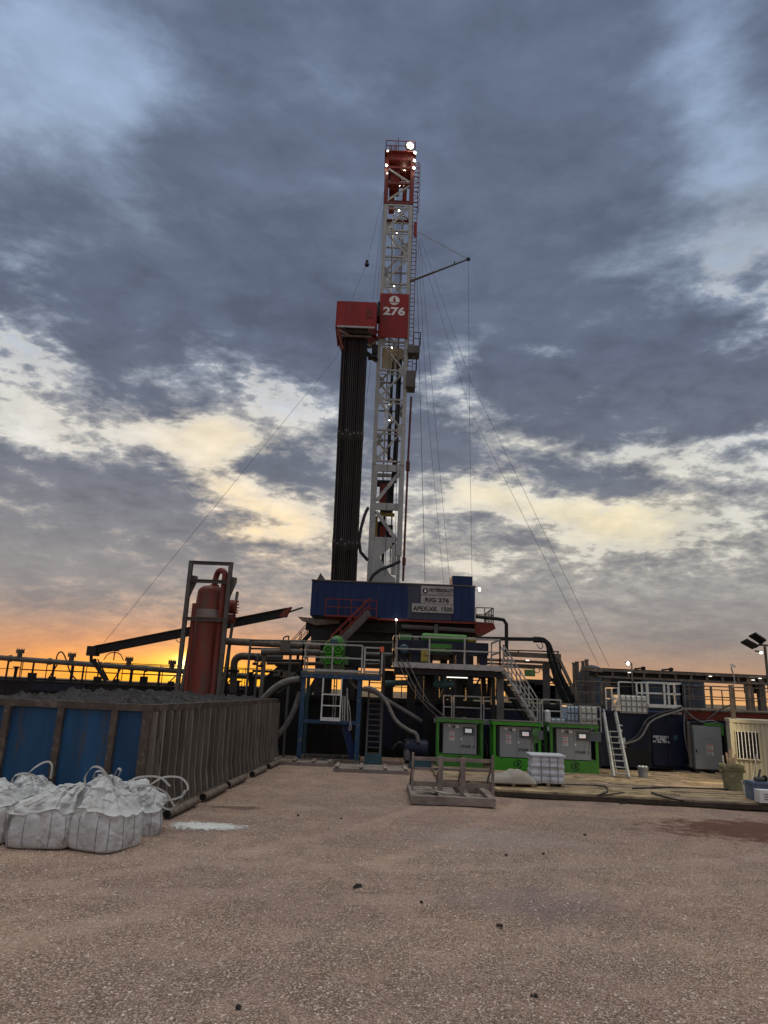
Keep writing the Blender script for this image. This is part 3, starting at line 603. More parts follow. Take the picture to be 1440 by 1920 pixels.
MB().box(-.62,.8,YF+.02,YF+.1,10.6,10.93).box(-.55,.9,YF+.7,YF+.8,17.0,17.3).box(-.7,-.5,YF+.75,YF+.85,14.4,17.0).build('yellow_trim','yellow',mast)
# travelling block, top drive and tools inside the mast
mb=MB().box(-.35,.75,55.9,56.9,17.6,20.2); mb.box(.1,.35,56,56.5,22,33); mb.lathe((-.1,56.4,15.2),[(.15,0),(.35,.4),(.35,1.3),(.2,1.6)],14)
mb.tube((.05,56.3,13),(.05,56.3,17.5),.12,10).box(-.5,-.1,56,56.6,15.4,16.6).box(.25,.8,56.2,56.8,14.5,16.4)
mb.lathe((-.75,56.2,20.0),[(.3,0),(.3,1.5)],18,(1,0,0)); mb.build('top_drive','dark',mast)
MB().box(-.45,.1,55.85,55.95,18.0,19.9).box(-.3,.2,55.9,56.0,15,16.2).build('tool_cover','redsteel',mast)
mb=MB()
mb.path([(.62,55.8,31),(.50,55.8,31.8),(.28,55.8,31.2),(.25,55.8,29),(.34,55.8,26)],.06,6)
mb.path([(.75,55.9,31),(.8,55.9,29),(.78,55.9,24),(.6,55.9,19)],.16,8); mb.path([(.95,55.9,31.5),(.9,55.9,27),(.85,55.9,20)],.13,8)
mb.build('service_loop','black',mast)
# red standpipe
mb=MB().path([(1.95,54.9,27.5),(1.85,54.9,22),(1.75,54.9,11.5)],.09,10); mb.tube((1.85,54.9,20.8),(1.85,54.9,21.6),.17,10).tube((1.78,54.9,12.8),(1.78,54.9,13.4),.15,10)
mb.build('standpipe',mat('rust red pipe',(.085,.022,.014),.6,var=.3),mast,smooth=True)
mb=MB().path([P(690,952,54.6),P(684,965,54.4),P(677,990,54.2),P(673,1015,54.1),P(676,1035,54.1),P(690,1051,54.3)],.13,8)
mb.path([P(750,1052,54.2),P(735,1060,54),P(713,1068,53.9),P(700,1078,53.9),P(692,1092,54)],.13,8); mb.build('rotary_hose','rubber',mast,smooth=True)
MB().tube((1.9,54.6,8.3),(1.9,54.6,10.8),.33,14).box(1.2,2.5,54.4,55,9.9,10.15).box(1.3,2.4,54.4,54.9,9.2,9.5).build('manifold','mast',mast)
# side platforms
for (x0,x1,zb,zs) in ((1.5,2.62,31.4,.7),(1.45,2.35,28.2,1.5)):
    o=MB().box(x0,x1-.1,54.3,55.6,zb,zb+zs).build('side_platform','greysteel',mast)
    railing(o,[(x0+.5,54.3,zb+zs),(x1-.05,54.3,zb+zs),(x1-.05,55.6,zb+zs)],1.25,'greysteel',.9,.03)
# light grey backing above the platform level
MB().box(XL+.25,XR-.3,YF+.9,YF+1.0,30.6,32.6).build('backing_panel','cream',mast)
# number sign with round derrick emblem
sg=MB().box(XL-.1,XR+.08,YF-.34,YF-.22,32.95,37.3)
for x in (-.35,.62): sg.box(x,x+.05,YF-.36,YF-.34,32.95,35.1)
sg=sg.build('number_sign','red',mast)
yS=YF-.345
e=disc(MB(),(.17,yS,36.62),.46,(0,-1,0),.01,28).build('round_emblem','sign',sg)
MB().prism([(.17-.05,yS-.018,36.95),(.17+.05,yS-.018,36.95),(.17+.13,yS-.018,36.50),(.17-.13,yS-.018,36.50)],(0,.006,0)).box(-.22,.56,yS-.018,yS-.012,36.38,36.45).build('emblem_derrick','red',sg)
mb=MB(); text_mb(mb,'276',(.19,yS-.006,35.12),(1,0,0),.84,1.95,.01,bold=.035); mb.build('sign_numerals','sign',sg)
# lamps on the mast
for px,py,Y,s_,em,pw in ((727,283,54.6,.2,'lampw',0),(725,310,54.6,.22,'lampw',30),(726,325,54.6,.16,'lampw',0),(769,273,54.6,.6,'lamp',110),(778,286,54.6,.26,'lamp',12),(777,301,54.6,.24,'lampw',18),(776,315,54.6,.24,'lampw',18)):
    flood(mast,P(px,py,Y),s_*.62,(.3 if px>750 else -.3,-1,-.2),em,pw)
for px,py,s_,pw in ((758,318,.16,20),(748,348,.2,60),(757,347,.14,0),(748,395,.15,25),(744,438,.15,25),(739,537,.15,20),(735,652,.13,20),(735,686,.12,0),(730,757,.13,15),(730,788,.13,15),(722,938,.18,25)):
    flood(mast,P(px,py,56.0),s_*.6,(0,-.5,-1),'lampw',pw)
for px,py in ((717,1062),(718,1074)):
    flood(mast,P(px,py,55.9),.12,(0,-.3,-1),'lampw',25)
# ================= racking board =================
rb=thing('racking_board','red boxed racking board holding the pipe stands beside the mast','racking board',(-2.9,53.5,33))
x0,x1=X(632,590,52.2),X(705,590,52.2); z0,z1=Z(668,612,52.2),Z(668,566,52.2)
mb=MB().box(x0,x1,52.15,52.25,z0,z1).box(x0-.08,x0,52.15,55.6,z0-.2,z1-.05).box(x1,x1+.06,52.3,55.4,z0,z1).box(x0,x1,55.6,55.7,z0,z1)
mb.build('windwall','red',rb)
MB().box(X(686,590,52),X(698,590,52),52.11,52.145,Z(690,595,52.1),Z(690,581,52.1)).build('hatch','redsteel',rb)
MB().box(x0+.05,x1-.05,52.1,52.2,z0-.16,z0-.01).bar((x0+.1,52.3,z0-.3),(x1,54.8,z0-.6),.12).build('edge_beam','mast',rb)
mb=MB(); zf=z0-.25
for i in range(13): mb.bar((x0+.22+i*.2,52.35,zf),(x0+.22+i*.2,55.4,zf),.055)
for z in (31.9,32.3,32.9): mb.bar((x0+.35,52.8,z),(x1-.3,52.8,z),.14); mb.bar((x0+.35,54.6,z),(x1-.3,54.6,z),.12)
mb.bar((x1-.6,53.6,32.6),(XL-.1,55,33.0),.2); mb.bar((x1-.5,54,31.5),(XL-.1,55,33),.15)
mb.build('finger','brownsteel',rb)
mb=MB().prism([(x0-.08,52.2,z0),(x0+.10,52.2,z0),(x0+.75,52.6,30.6),(x0+.6,52.6,30.6)],(0,.25,0)); mb.bar((x0+.1,55.2,z0),(x0+.7,54.8,30.6),.12)
mb.build('side_stay','redsteel',rb)
MB().box(-1.9,-1.12,53.6,54.2,30.45,30.75).box(-1.6,-1.1,53.7,54.3,30.9,31.7).bar((-2.2,53.8,31.0),(-1.1,54.0,30.3),.3).build('hinge_bracket','dark',rb)
MB().box(x1+.06,XL-.05,53.3,54.6,34.2,35.6).build('link_frame','dark',rb)
MB().bar((x1+.08,53.2,z0+.2),(XL-.1,54.8,33.4),.14).bar((x1-1.2,53,z0-.5),(XL,54.6,32.9),.12).build('link_arm','redsteel',rb)
# ================= pipe stands =================
def stand(x,y,xt,j):
    zb,zt_=8.35,33.9; p=MB(); d=lambda z:(x+(xt-x)*(z-zb)/(zt_-zb),y,z)
    pr=[(zb,.062),(8.9,.085),(9.1,.062)]
    pts=[d(zb)]; rr=[.07]
    for zc in (14.0+j,23.2+j):
        for dz_,r_ in ((-.5,.062),(-.35,.088),(.35,.088),(.5,.062)): pts.append(d(zc+dz_)); rr.append(r_)
    pts.append(d(zt_)); rr.append(.075)
    return p.path(pts,rr,8),d
first=True
for r_ in range(4):
    for c_ in range(13):
        x=-3.83+c_*.150+(.03 if r_%2 else 0); y=53.2+r_*.2+rng.random()*.06; x+=(rng.random()-.5)*.035; j=rng.random()*.4-.2
        p,d=stand(x,y,x-.30+.02*c_,j)
        o=p.build('drill_pipe_stand','pipe',smooth=True)
        tag(o,'long dark brown steel drill pipe stand racked upright under the red racking board','drill pipe','drill pipe stands racked in one bundle')
        if r_==0 and c_%2==0:
            for zc in (14+j,23.2+j):
                a=Vector(d(zc+.1)); MB().tube(a,a+Vector((0,0,.12)),.0905,8).build('joint_mark','pipejoint',o)
# ================= rig floor =================
rf=thing('rig_floor','raised rig floor with dark blue windwalls, RIG 276 signs and a red brown underside','rig floor',(.9,56,5.9))
WX0,WX1,WZ0,WZ1=-5.05,6.88,8.0,10.5
mb=MB().box(WX0,2.0,50,50.09,WZ0,WZ1); mb.box(5.15,WX1,50,50.09,WZ0,WZ1)
for x in np.arange(WX0+.4,WX1,.62):
    if not(1.7<x<5.2): mb.box(x,x+.06,49.965,49.998,WZ0+.06,WZ1-.15)
mb.build('front_windwall','blue',rf)
mb=MB().box(2.0,5.15,50.003,50.09,WZ0,WZ1)
for x in np.arange(2.3,5.1,.62): mb.box(x,x+.05,49.975,50.001,WZ0+.05,WZ1-.12)
mb.build('grey_windwall_panel',mat('sooty blue paint',(.035,.04,.055),.5,var=.25,dirt=(.05,.05,.05),dsc=3,damt=.4,streak=True),rf)
MB().box(WX0,WX0+.09,50.1,62,WZ0,WZ1).box(WX1-.09,WX1,50.1,62,WZ0,WZ1).box(WX0,WX1,62,62.1,WZ0,WZ1).build('side_windwall','blue',rf)
MB().box(WX0-.05,WX1+.05,49.93,50.15,WZ1+.002,WZ1+.09).box(WX0-.05,WX0+.14,50.15,62,WZ1+.002,WZ1+.09).box(WX1-.14,WX1+.05,50.15,62,WZ1+.002,WZ1+.09).build('top_rail','greysteel',rf)
MB().box(WX0+.3,WX1,50.2,61.9,7.75,7.98).build('floor_plate','dark',rf)
MB().box(WX0+1.2,WX1+.1,49.8,50.05,7.80,7.93).box(-3.9,-.2,48.7,49.8,7.82,7.92).build('red_sill','redsteel',rf)
railing(rf,[(-3.85,48.75,7.9),(-.25,48.75,7.9)],1.15,'redsteel',1.0,.03)
o=MB().box(X(848,1090,52),X(886,1090,52),52,54,9,Z(866,1080,52)).build('roof_cabin','blue',rf)
railing(rf,[(WX1+.1,50.3,8.0),(8.25,50.3,8.0),(8.25,54,8.0)],1.05,'greysteel',.7,.03)
MB().prism([(WX1,50.1,8.0),(8.25,50.1,7.95),(8.4,50.1,7.55),(7.8,50.1,7.2),(WX1,50.1,7.15)],(0,3.5,0)).build('side_landing','redsteel',rf)
MB().path([(WX1+.1,50,8.35),(8.5,50,8.25),(8.95,50,8.2),(9.15,50,7.9),(9.15,50,6.1),(9.0,50,5.6)],.13,10).build('vent_pipe','dark',rf,smooth=True)
# signs on the windwall
def plate(px0,py0,px1,py1,nm='name_board',m='board'):
    a=P(px0,py1,49.94); b=P(px1,py0,49.94); return MB().box(a.x,b.x,49.90,49.955,a.z,b.z).build(nm,m,rf),a,b
o,a,b=plate(789,1100.5,850,1114.5)
mb=MB(); text_mb(mb,'PATTERSON-UTI',(a.x+1.47,49.895,a.z+.22),(1,0,0),.25,1.72,.006,bold=.04); text_mb(mb,'DRILLING COMPANY',(a.x+1.75,49.895,a.z+.07),(1,0,0),.08,1.1,.006); mb.build('lettering','ink',o)
mb=disc(MB(),(a.x+.32,49.895,a.z+.27),.2,(0,-1,0),.006,20); mb.build('round_mark','ink',o)
MB().prism([(a.x+.29,49.885,a.z+.41),(a.x+.35,49.885,a.z+.41),(a.x+.41,49.885,a.z+.18),(a.x+.23,49.885,a.z+.18)],(0,.003,0)).build('mark_derrick','sign',o)
o,a,b=plate(789,1118,850,1131)
mb=MB(); text_mb(mb,'RIG 276',((a.x+b.x)/2,49.895,a.z+.10),(1,0,0),.32,1.75,.006,bold=.03); mb.build('lettering','ink',o)
o,a,b=plate(772,1134,850,1147.5)
mb=MB(); text_mb(mb,'APEX-XK  1500',((a.x+b.x)/2,49.895,a.z+.11),(1,0,0),.33,2.85,.006,bold=.025); mb.build('lettering','ink',o)
# dark underside: girders, drawworks skid, stair
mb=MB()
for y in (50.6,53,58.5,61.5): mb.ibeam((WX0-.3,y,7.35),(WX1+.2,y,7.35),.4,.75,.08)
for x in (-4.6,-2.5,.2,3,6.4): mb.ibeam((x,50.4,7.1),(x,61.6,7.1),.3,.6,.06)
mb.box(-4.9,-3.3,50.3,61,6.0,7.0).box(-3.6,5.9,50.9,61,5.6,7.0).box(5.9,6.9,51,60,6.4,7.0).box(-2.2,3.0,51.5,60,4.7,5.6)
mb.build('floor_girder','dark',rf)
MB().tube((1.6,50.2,7.45),(6.9,50.2,7.35),.16,10).lathe((4.05,50.1,6.7),[(.1,0),(.35,.05),(.35,.3),(.1,.35)],16,(0,-1,0)).box(3.95,4.2,49.9,50.1,6.9,7.7).build('under_pipe','greysteel',rf)
MB().prism([(WX0-.9,50.2,7.85),(-2.9,50.2,7.75),(-2.9,50.2,7.5),(-4.6,50.2,7.3),(WX0-.6,50.2,7.6)],(0,.6,0)).build('corner_bracket','brownsteel',rf)
def stair(parent,a,b,wd,nm='stair',m='dark',rm='redsteel',steps=14,rail=True,side=(0,1,0),w=.07,h=.22):
    a=Vector(a); b=Vector(b); sd=Vector(side).normalized()*wd; mb=MB()
    for o_ in (Vector((0,0,0)),sd): mb.bar(a+o_,b+o_,w,h)
    for i in range(1,steps): 
        q=a.lerp(b,i/steps); mb.bar(q,q+sd,.22,.04,(0,0,1))
    o=mb.build(nm,m,parent)
    if rail:
        mb=MB(); up=Vector((0,0,1.0))
        for o_ in (Vector((0,0,0)),sd):
            mb.bar(a+o_+up,b+o_+up,.05); mb.bar(a+o_+up*.5,b+o_+up*.5,.045)
            for i in range(5): q=a.lerp(b,i/4)+o_; mb.bar(q,q+up,.05)
        mb.build('stair_rail',rm,o)
    return o
stair(rf,P(692,1148,48.2),P(618,1222,46.5),.9,m='greysteel',side=(0,1,0),h=.4)
stair(rf,P(606,1160,52),P(546,1225,52),.9,m='dark',side=(0,1,0))
flood(rf,P(899,1105,49.9),.16,(.7,-1,0),'lampw',20)
MB().prism([P(594,1087,52),P(610,1087,52),P(601,1074,52)],(0,.1,0)).build('canvas_peak','greysteel',rf)
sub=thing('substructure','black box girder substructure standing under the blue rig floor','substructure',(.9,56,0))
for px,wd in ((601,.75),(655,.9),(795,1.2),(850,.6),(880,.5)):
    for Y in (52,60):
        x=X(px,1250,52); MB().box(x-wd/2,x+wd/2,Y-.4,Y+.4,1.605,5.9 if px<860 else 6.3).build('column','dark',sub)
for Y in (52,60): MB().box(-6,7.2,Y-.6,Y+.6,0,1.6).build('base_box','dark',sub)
mb=MB()
mb.bar((-5.4,52,1.6),(-3.2,52,5.9),.4).bar((4.4,52,1.6),(6.3,52,6.2),.4).bar((2.1,52,5.6),(3.6,52,1.6),.3).bar((4.7,52.1,1.7),(3.4,52.1,5.7),.25)
mb.build('diagonal_brace','dark',sub)
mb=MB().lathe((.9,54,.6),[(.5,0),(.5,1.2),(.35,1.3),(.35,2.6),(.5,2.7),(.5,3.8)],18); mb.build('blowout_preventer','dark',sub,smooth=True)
# lamps under the floor
for px,py in ((743,1162),): 
    o=flood(rf,P(px,py,49.5),.09,(0,-1,-.2),'lampw',10); MB().tube(P(px,py+2,49.6),P(px-1,1202,49.6),.03,6).build('lamp_pole','greysteel',rf)
for px,py in ((690,1189.5),(731,1193)):
    MB().cbox(P(px,py,53),.32,.2,.07).build('tube_light','tube',rf); MB().tube(P(px,py+1,53),P(px,1206,53),.02,5).build('lamp_pole','greysteel',rf)
# ================= lines and boom =================
def line(nm,pts,r,label,cat,group=None,m='wire',sag=0):
    if sag:
        a,b=Vector(pts[0]),Vector(pts[-1]); pts=[a.lerp(b,t)-Vector((0,0,sag*4*t*(1-t))) for t in np.linspace(0,1,14)]
    o=MB().path(pts,r,5).build(nm,m); return tag(o,label,cat,group)
gw=MB().path([P(724,344,55),P(688,493,53)],.014,5).build('guy_wire','wire'); tag(gw,'thin guy wire from the red crown down left past its small block to the horizon','guy wire')
MB().path([P(688,493,53),P(660,560,52),P(632,668,50.5),P(195,1205,44)],.013,5).build('lower_run','wire',gw)
MB().lathe(P(688,498,53),[(.05,0),(.2,.06),(.2,.2),(.05,.28)],12,(0,-1,0)).box(X(688,494,53)-.12,X(688,494,53)+.12,52.8,53.1,Z(688,499,53),Z(688,490,53)).build('block','dark',gw)
line('guy_wire',[P(782,450,55),P(882,770,50),P(1122,1247,42)],.013,'thin guy wire running down right, ending just left of the tall tanks','guy wire','pair of guy wires on the right')
line('guy_wire',[P(788,445,55),P(882,712,50),P(1142,1250,42)],.013,'thin guy wire running down right, the outer one of the pair above the tanks','guy wire','pair of guy wires on the right')
line('hoist_line',[P(781,470,54.6),P(787,720,54),P(797,1092,53)],.02,'dark vertical hoist line just right of the mast','hoist line')
line('hoist_line',[P(784,455,54.6),P(800,750,54),P(832,1097,53)],.013,'thin slanting line, left one of two between mast and boom line','hoist line')
line('hoist_line',[P(787,450,54.6),P(808,700,54),P(844,1098,53)],.013,'thin slanting line, right one of two between mast and boom line','hoist line')
line('hoist_line',[P(720,378,54.8),P(707,560,54.6)],.016,'short thin line close to the left edge of the mast','hoist line')
line('hoist_line',[P(717,395,54.8),P(699,562,54.6)],.014,'faint line hanging left of the mast above the racking board','hoist line')
line('hoist_line',[P(695,680,54.8),P(686,760,54.8)],.014,'short thin line hanging beside the pipe bundle under the racking board','hoist line')
bm_=thing('hoist_boom','slender grey boom reaching out to the right from the mast above the number sign','boom',P(770,528,54.6))
MB().tube(P(768,528,54.6),P(878,486,53.5),.11,10,.07).build('boom_tube','greysteel',bm_,smooth=True)
MB().cbox(P(878,486,53.5),.3,.2,.22).tube(P(852,494,53.7),P(852,490,53.7),.05,6).build('sheave_head','dark',bm_)
MB().tube(P(783,435,54.6),P(876,485,53.5),.028,5).build('topping_line','wire',bm_)
line('boom_line',[P(878,488,53.5),P(880,760,53),P(885,1084,52)],.013,'thin line hanging straight down from the boom tip to the blue cabin','hoist line')
MB().box(X(776,420,54.7),X(782,420,54.7),54.6,54.9,Z(779,440,54.7),Z(779,418,54.7)).bar(P(777,440,54.7),P(781,443,54.7),.2).build('tugger_block','red',mast)
# ================= left side =================
from mathutils import noise as NZ
def ribbon(mb,pts,wd,wdir,t=.006):
    pts=[Vector(p) for p in pts]; vs=[]
    for i,p in enumerate(pts):
        d=(pts[min(i+1,len(pts)-1)]-pts[max(i-1,0)]).normalized(); w_=Vector(wdir); w_=(w_-d*w_.dot(d)).normalized()*wd/2; n_=d.cross(w_).normalized()*t
        vs+=[p-w_-n_,p+w_-n_,p+w_+n_,p-w_+n_]
    fs=[(0,1,2,3)]
    for i in range(len(pts)-1):
        for k in range(4): fs.append((i*4+k,i*4+(k+1)%4,(i+1)*4+(k+1)%4,(i+1)*4+k))
    L=(len(pts)-1)*4; fs.append((L+3,L+2,L+1,L)); return mb.add(vs,fs)
def curve(pts,n=8):
    """Catmull-Rom through points"""
    p=[Vector(q) for q in pts]; p=[p[0]*2-p[1]]+p+[p[-1]*2-p[-2]]; out=[]
    for i in range(1,len(p)-2):
        for k in range(n):
            t=k/n; a,b,c,d=p[i-1],p[i],p[i+1],p[i+2]
            out.append(.5*((2*b)+(c-a)*t+(2*a-5*b+4*c-d)*t*t+(3*b-a-3*c+d)*t**3))
    out.append(p[-2]); return out
def bulk_bag(cx,cy,rot,w_,d_,hb,ht,seed,peak=(0,0),spread=.25,label='',loops=(),flap=None):
    root=thing('bulk_bag',label,'bulk bag',(cx,cy,-.03),'slumped white bulk bags beside the bin')
    NA,NR=168,84; vs=[]; sd=Vector((seed*7.1,seed*3.3,seed*1.7)); ca,sa=math.cos(rot),math.sin(rot)
    for j in range(NR+1):
        k=j/NR
        for i in range(NA):
            a=2*math.pi*i/NA; c,s=math.cos(a),math.sin(a)
            if k<.5:
                kk=k/.5; z=hb*kk; n_=5.5-2.0*kk; bul=1+(.05+.05*NZ.noise(Vector((c*1.5,s*1.5,seed*2.7))))*math.sin(math.pi*min(1,kk*1.02))+.02*math.sin(kk*9+2*c+seed)*kk-.08*(1-min(1,kk/.08))**2
                ox=oy=0; sc=bul
            else:
                kk=(k-.5)/.5; z=hb+(ht-hb)*(.75*kk+.25*(1-(1-kk)**2)); n_=3.5-1.4*kk; sc=1.0+(spread-1.0)*(kk**.85); sc=max(sc,.02) if j<NR else .01
                sc*=1+(.0+.06*max(0,NZ.noise(Vector((c*2.1,s*2.1,seed*1.9)))+.15))*math.exp(-((kk-.03)/.07)**2)
                e=kk**1.1; ox,oy=peak[0]*e,peak[1]*e
            r=(abs(c)**n_+abs(s)**n_)**(-1/n_)
            x=c*r*w_/2*sc+ox; y=s*r*d_/2*sc+oy
            ek=min(1,k/.5)**2; z+=(.13*NZ.noise(Vector((c*1.3,s*1.3,seed*3.1)))+.06*NZ.noise(Vector((c*3.2,s*3.2,seed*5.3))))*ek*(1 if k<.6 else max(.3,1-(k-.6)*2))
            p=Vector((x,y,z))
            top=max(0,(k-.42)/.58); low=.35+.65*min(1,top*2)
            f=NZ.fractal(p*2.2+sd,1,2,5)
            # gathered folds running up towards the neck, creases elsewhere
            fold=math.sin(a*(7+seed%3)+3*NZ.noise(p*1.7+sd)+seed)+.6*math.sin(a*17+4*NZ.noise(p*2.5+sd))
            rid=abs(NZ.noise(p*4.1+sd*1.3))+.5*abs(NZ.noise(p*9+sd))
            cr=1-min(1,abs(NZ.noise(p*2.6+sd*2.1))/.16); cr2=1-min(1,abs(NZ.noise(p*5.2-sd))/.14)
            amp=.040*fold*top**.6*(1.15-.4*top)+.010*fold*(1-top)+.055*f*low-(.085*(.35-rid))*low*(.35+top)-.045*cr*(.25+top)+.022*cr2*(.3+top)
            dr=Vector((c,s,.25)).normalized()
            p=p+dr*amp
            if top>0: p.z+=.055*top*NZ.noise(Vector((x*3,y*3,seed)))+.06*top*(.3-rid)
            if .5<k<.6 : p.z-=.02*math.sin((k-.5)/.1*math.pi)*(1+NZ.noise(Vector((a*2,seed,0))))
            if z<.05: p.z=max(p.z,0)
            if flap and k>.47:
                fa=math.cos(a-flap[0]); 
                if fa>.3: q=(fa-.3)/.7*math.exp(-((k-.6)/.1)**2); p+=Vector((math.cos(flap[0]),math.sin(flap[0]),-.1))*flap[1]*q
            vs.append((cx+ca*p.x-sa*p.y,cy+sa*p.x+ca*p.y,max(p.z,0)-.03))
    fs=[]
    for j in range(NR):
        for i in range(NA): fs.append((j*NA+i,j*NA+(i+1)%NA,(j+1)*NA+(i+1)%NA,(j+1)*NA+i))
    fs.append(tuple(range(NA-1,-1,-1))); fs.append(tuple(range(NR*NA,(NR+1)*NA)))
    mb=MB().add(vs,fs); o=mb.build('bag_body','bag',root,smooth=True)
    o.data.shade_smooth()
    # stitched seams down the body
    def V(i,j,off=.004):
        i%=NA; v=Vector(vs[j*NA+i]); return v+Vector((math.cos(2*math.pi*i/NA+rot),math.sin(2*math.pi*i/NA+rot),0))*off
    for i0 in (-62,-52,-32,-22,-9,6):
        MB().path([V(i0,j,.003) for j in range(3,42,3)],.0045,4).build('seam','seam',root)
    for lp in loops:
        pts=[Vector((cx+.88*(ca*q[0]-sa*q[1]),cy+.88*(sa*q[0]+ca*q[1]),q[2]*.83)) for q in lp]
        m_=MB(); ribbon(m_,curve(pts,7),.038,(.45,.35,.8),.003); m_.build('lifting_loop','strap',root)
    return root
def atb(px,py,z=0): g=G(px,py,z); return g
bulk_bag(-5.92,13.72,.06,1.10,1.0,.60,1.02,1,peak=(.34,.15),spread=.40,label='large slumped white bag, second from left in front, with a floppy folded top',loops=[[(-.55,-.3,.85),(-.66,-.5,.75),(-.74,-.58,.55),(-.78,-.6,.4)],[(.4,.1,1.12),(.3,-.3,1.0),(.28,-.5,.8)]],flap=(3.6,.22))
bulk_bag(-4.82,13.66,-.36,1.00,.98,.62,1.16,2,peak=(-.16,.05),spread=.16,label='tall peaked white bag, frontmost on the right, closed to a point with a loop',loops=[[(-.12,.05,1.3),(-.3,-.05,1.55),(-.55,-.05,1.56),(-.66,-.1,1.35),(-.62,-.1,1.15)],[(-.1,.05,1.3),(.02,0,1.45),(.12,-.05,1.58),(.2,-.05,1.55),(.1,0,1.38)]])
bulk_bag(-4.68,14.85,.5,.88,.88,.52,.98,3,peak=(-.1,.1),spread=.5,label='half empty white bag at the right end, its brownish top open under wide loops',loops=[[(.25,.1,1.05),(.5,.0,1.22),(.85,-.2,1.22),(1.0,-.35,1.0),(.8,-.4,.8),(.45,-.3,.72)],[(-.35,.1,1.05),(-.1,-.1,1.24),(.35,-.2,1.25),(.6,-.3,1.05)],[(-.4,-.2,.95),(0,-.42,1.1),(.45,-.45,.95),(.7,-.5,.62)],[(.3,-.4,.7),(.62,-.45,.55),(.85,-.35,.75),(.95,-.3,.95)]],flap=(0,.15))
bulk_bag(-5.5,14.95,.1,.95,.9,.62,1.04,4,peak=(.1,0),spread=.3,label='white bag mostly hidden behind the gap between the two big front bags',loops=[[(-.2,0,1.1),(-.15,-.1,1.3),(0,-.1,1.32),(.05,0,1.1)]])
bulk_bag(-6.85,15.0,.2,1.0,.9,.62,.98,5,peak=(-.1,0),spread=.4,label='white bag at the back left with two loops standing up against the blue bin',loops=[[(-.3,-.1,1.0),(-.1,-.1,1.3),(.15,-.1,1.48),(.3,-.1,1.42),(.32,-.1,1.1)],[(-.5,-.1,.9),(-.45,-.1,1.15),(-.15,-.1,1.2),(.3,-.1,1.0)]])
bulk_bag(-7.08,13.9,.1,1.0,1.0,.60,1.0,6,peak=(-.1,.1),spread=.4,label='white bag cut off by the left edge of the photo',loops=[])
# ---- bins ----
ax=Vector((.072,.9974,0)); bx=Vector((-.9974,.072,0)); C0=Vector((-5.03,16.0,0)); ZT=2.40
def bp_(u,v,z=0): q=C0+ax*u+bx*v; return Vector((q.x,q.y,z))   # u along the long side, v across the front
def obox(mb,u0,u1,v0,v1,z0,z1):
    q=[bp_(u0,v0),bp_(u0,v1),bp_(u1,v1),bp_(u1,v0)]
    return mb.add([(p.x,p.y,z0) for p in q]+[(p.x,p.y,z1) for p in q],[(0,1,2,3),(4,7,6,5),(0,4,5,1),(1,5,6,2),(2,6,7,3),(3,7,4,0)])
Mt['bindark']=mat('dark brown bin side',(.085,.068,.055),.8,var=.4,dirt=(.035,.05,.08),dsc=1.6,damt=.4,streak=True,bump=.4,bsc=15)  # side panels between the ribs, a darker brown than the ribs
def make_bin(u0,u1,W,zt,label,front):
    root=thing('cuttings_bin',label,'steel bin',tuple(bp_(u0,0,0)),None)
    mb=MB(); obox(mb,u0,u0+.05,.05,W-.05,.12,zt-.14); mb.build('end_panel','bluebin' if front else 'binrib',root)
    for (a,b,c,d,nm) in ((u0+.05,u1-.05,0.05,.10,'side_panel'),(u0+.05,u1-.05,W-.1,W-.05,'side_panel'),(u1-.05,u1,.05,W-.05,'end_panel'),(u0+.06,u1-.06,.12,W-.12,'floor_panel')):
        mb=MB(); obox(mb,a,b,c,d,.12,zt-.14 if nm!='floor_panel' else .2); mb.build(nm,'bluebin' if nm!='side_panel' else Mt['bindark'],root)
    mb=MB(); t=.15
    for (a,b,c,d) in ((u0-.07,u0+.09,-.06,W+.06),(u1-.09,u1+.07,-.06,W+.06),(u0+.092,u1-.092,-.07,.10),(u0+.092,u1-.092,W-.10,W+.07)): obox(mb,a,b,c,d,zt-.15,zt)
    mb.build('rim','binpost',root)
    if front:
        v=0.0; vv=[0.0,.72,1.95,3.2,4.4]
        for q in vv:
            mb=MB(); obox(mb,u0-.10,u0-.002,q-.02 if q else -.06,q+.12,.1,zt-.152); mb.build('front_post','binpost',root)
    n=int((u1-u0)/.5)
    for i in range(n+1):
        u=u0+.1+i*(u1-u0-.2)/n; mb=MB()
        w2=.045 if i%4 else .07
        a=[bp_(u-w2,-.13,zt-.152),bp_(u-w2,.048,zt-.152),bp_(u-w2,.048,.1),bp_(u-w2,-.24,.1),bp_(u-w2,-.22,.30),bp_(u-w2,-.16,.6)]
        mb.prism(a,ax*(.012)); mb.prism([p+ax*(2*w2-.012) for p in a],ax*.012)
        b_=[bp_(u-w2,-.131,zt-.152),bp_(u-w2,-.165,.6),bp_(u-w2,-.225,.3),bp_(u-w2,-.25,.1)]
        for p,q in zip(b_[:-1],b_[1:]): mb.add([p,p+ax*2*w2,q+ax*2*w2,q,p+bx*.012,p+ax*2*w2+bx*.012,q+ax*2*w2+bx*.012,q+bx*.012],[(0,1,2,3),(7,6,5,4),(0,4,5,1),(1,5,6,2),(2,6,7,3),(3,7,4,0)])
        mb.build('side_rib','binrib',root)
    mb=MB(); 
    for v in (.15,W-.4): obox(mb,u0,u1,v,v+.2,-.02,.118)
    mb.build('skid_runner','brownsteel',root)
    return root
make_bin(0,9.1,4.5,ZT,'blue mud stained steel bin in front with brown posts, heaped with drill cuttings',True)
make_bin(9.35,13.35,4.5,ZT+.02,'brown ribbed steel bin standing end to end behind the blue one',False)
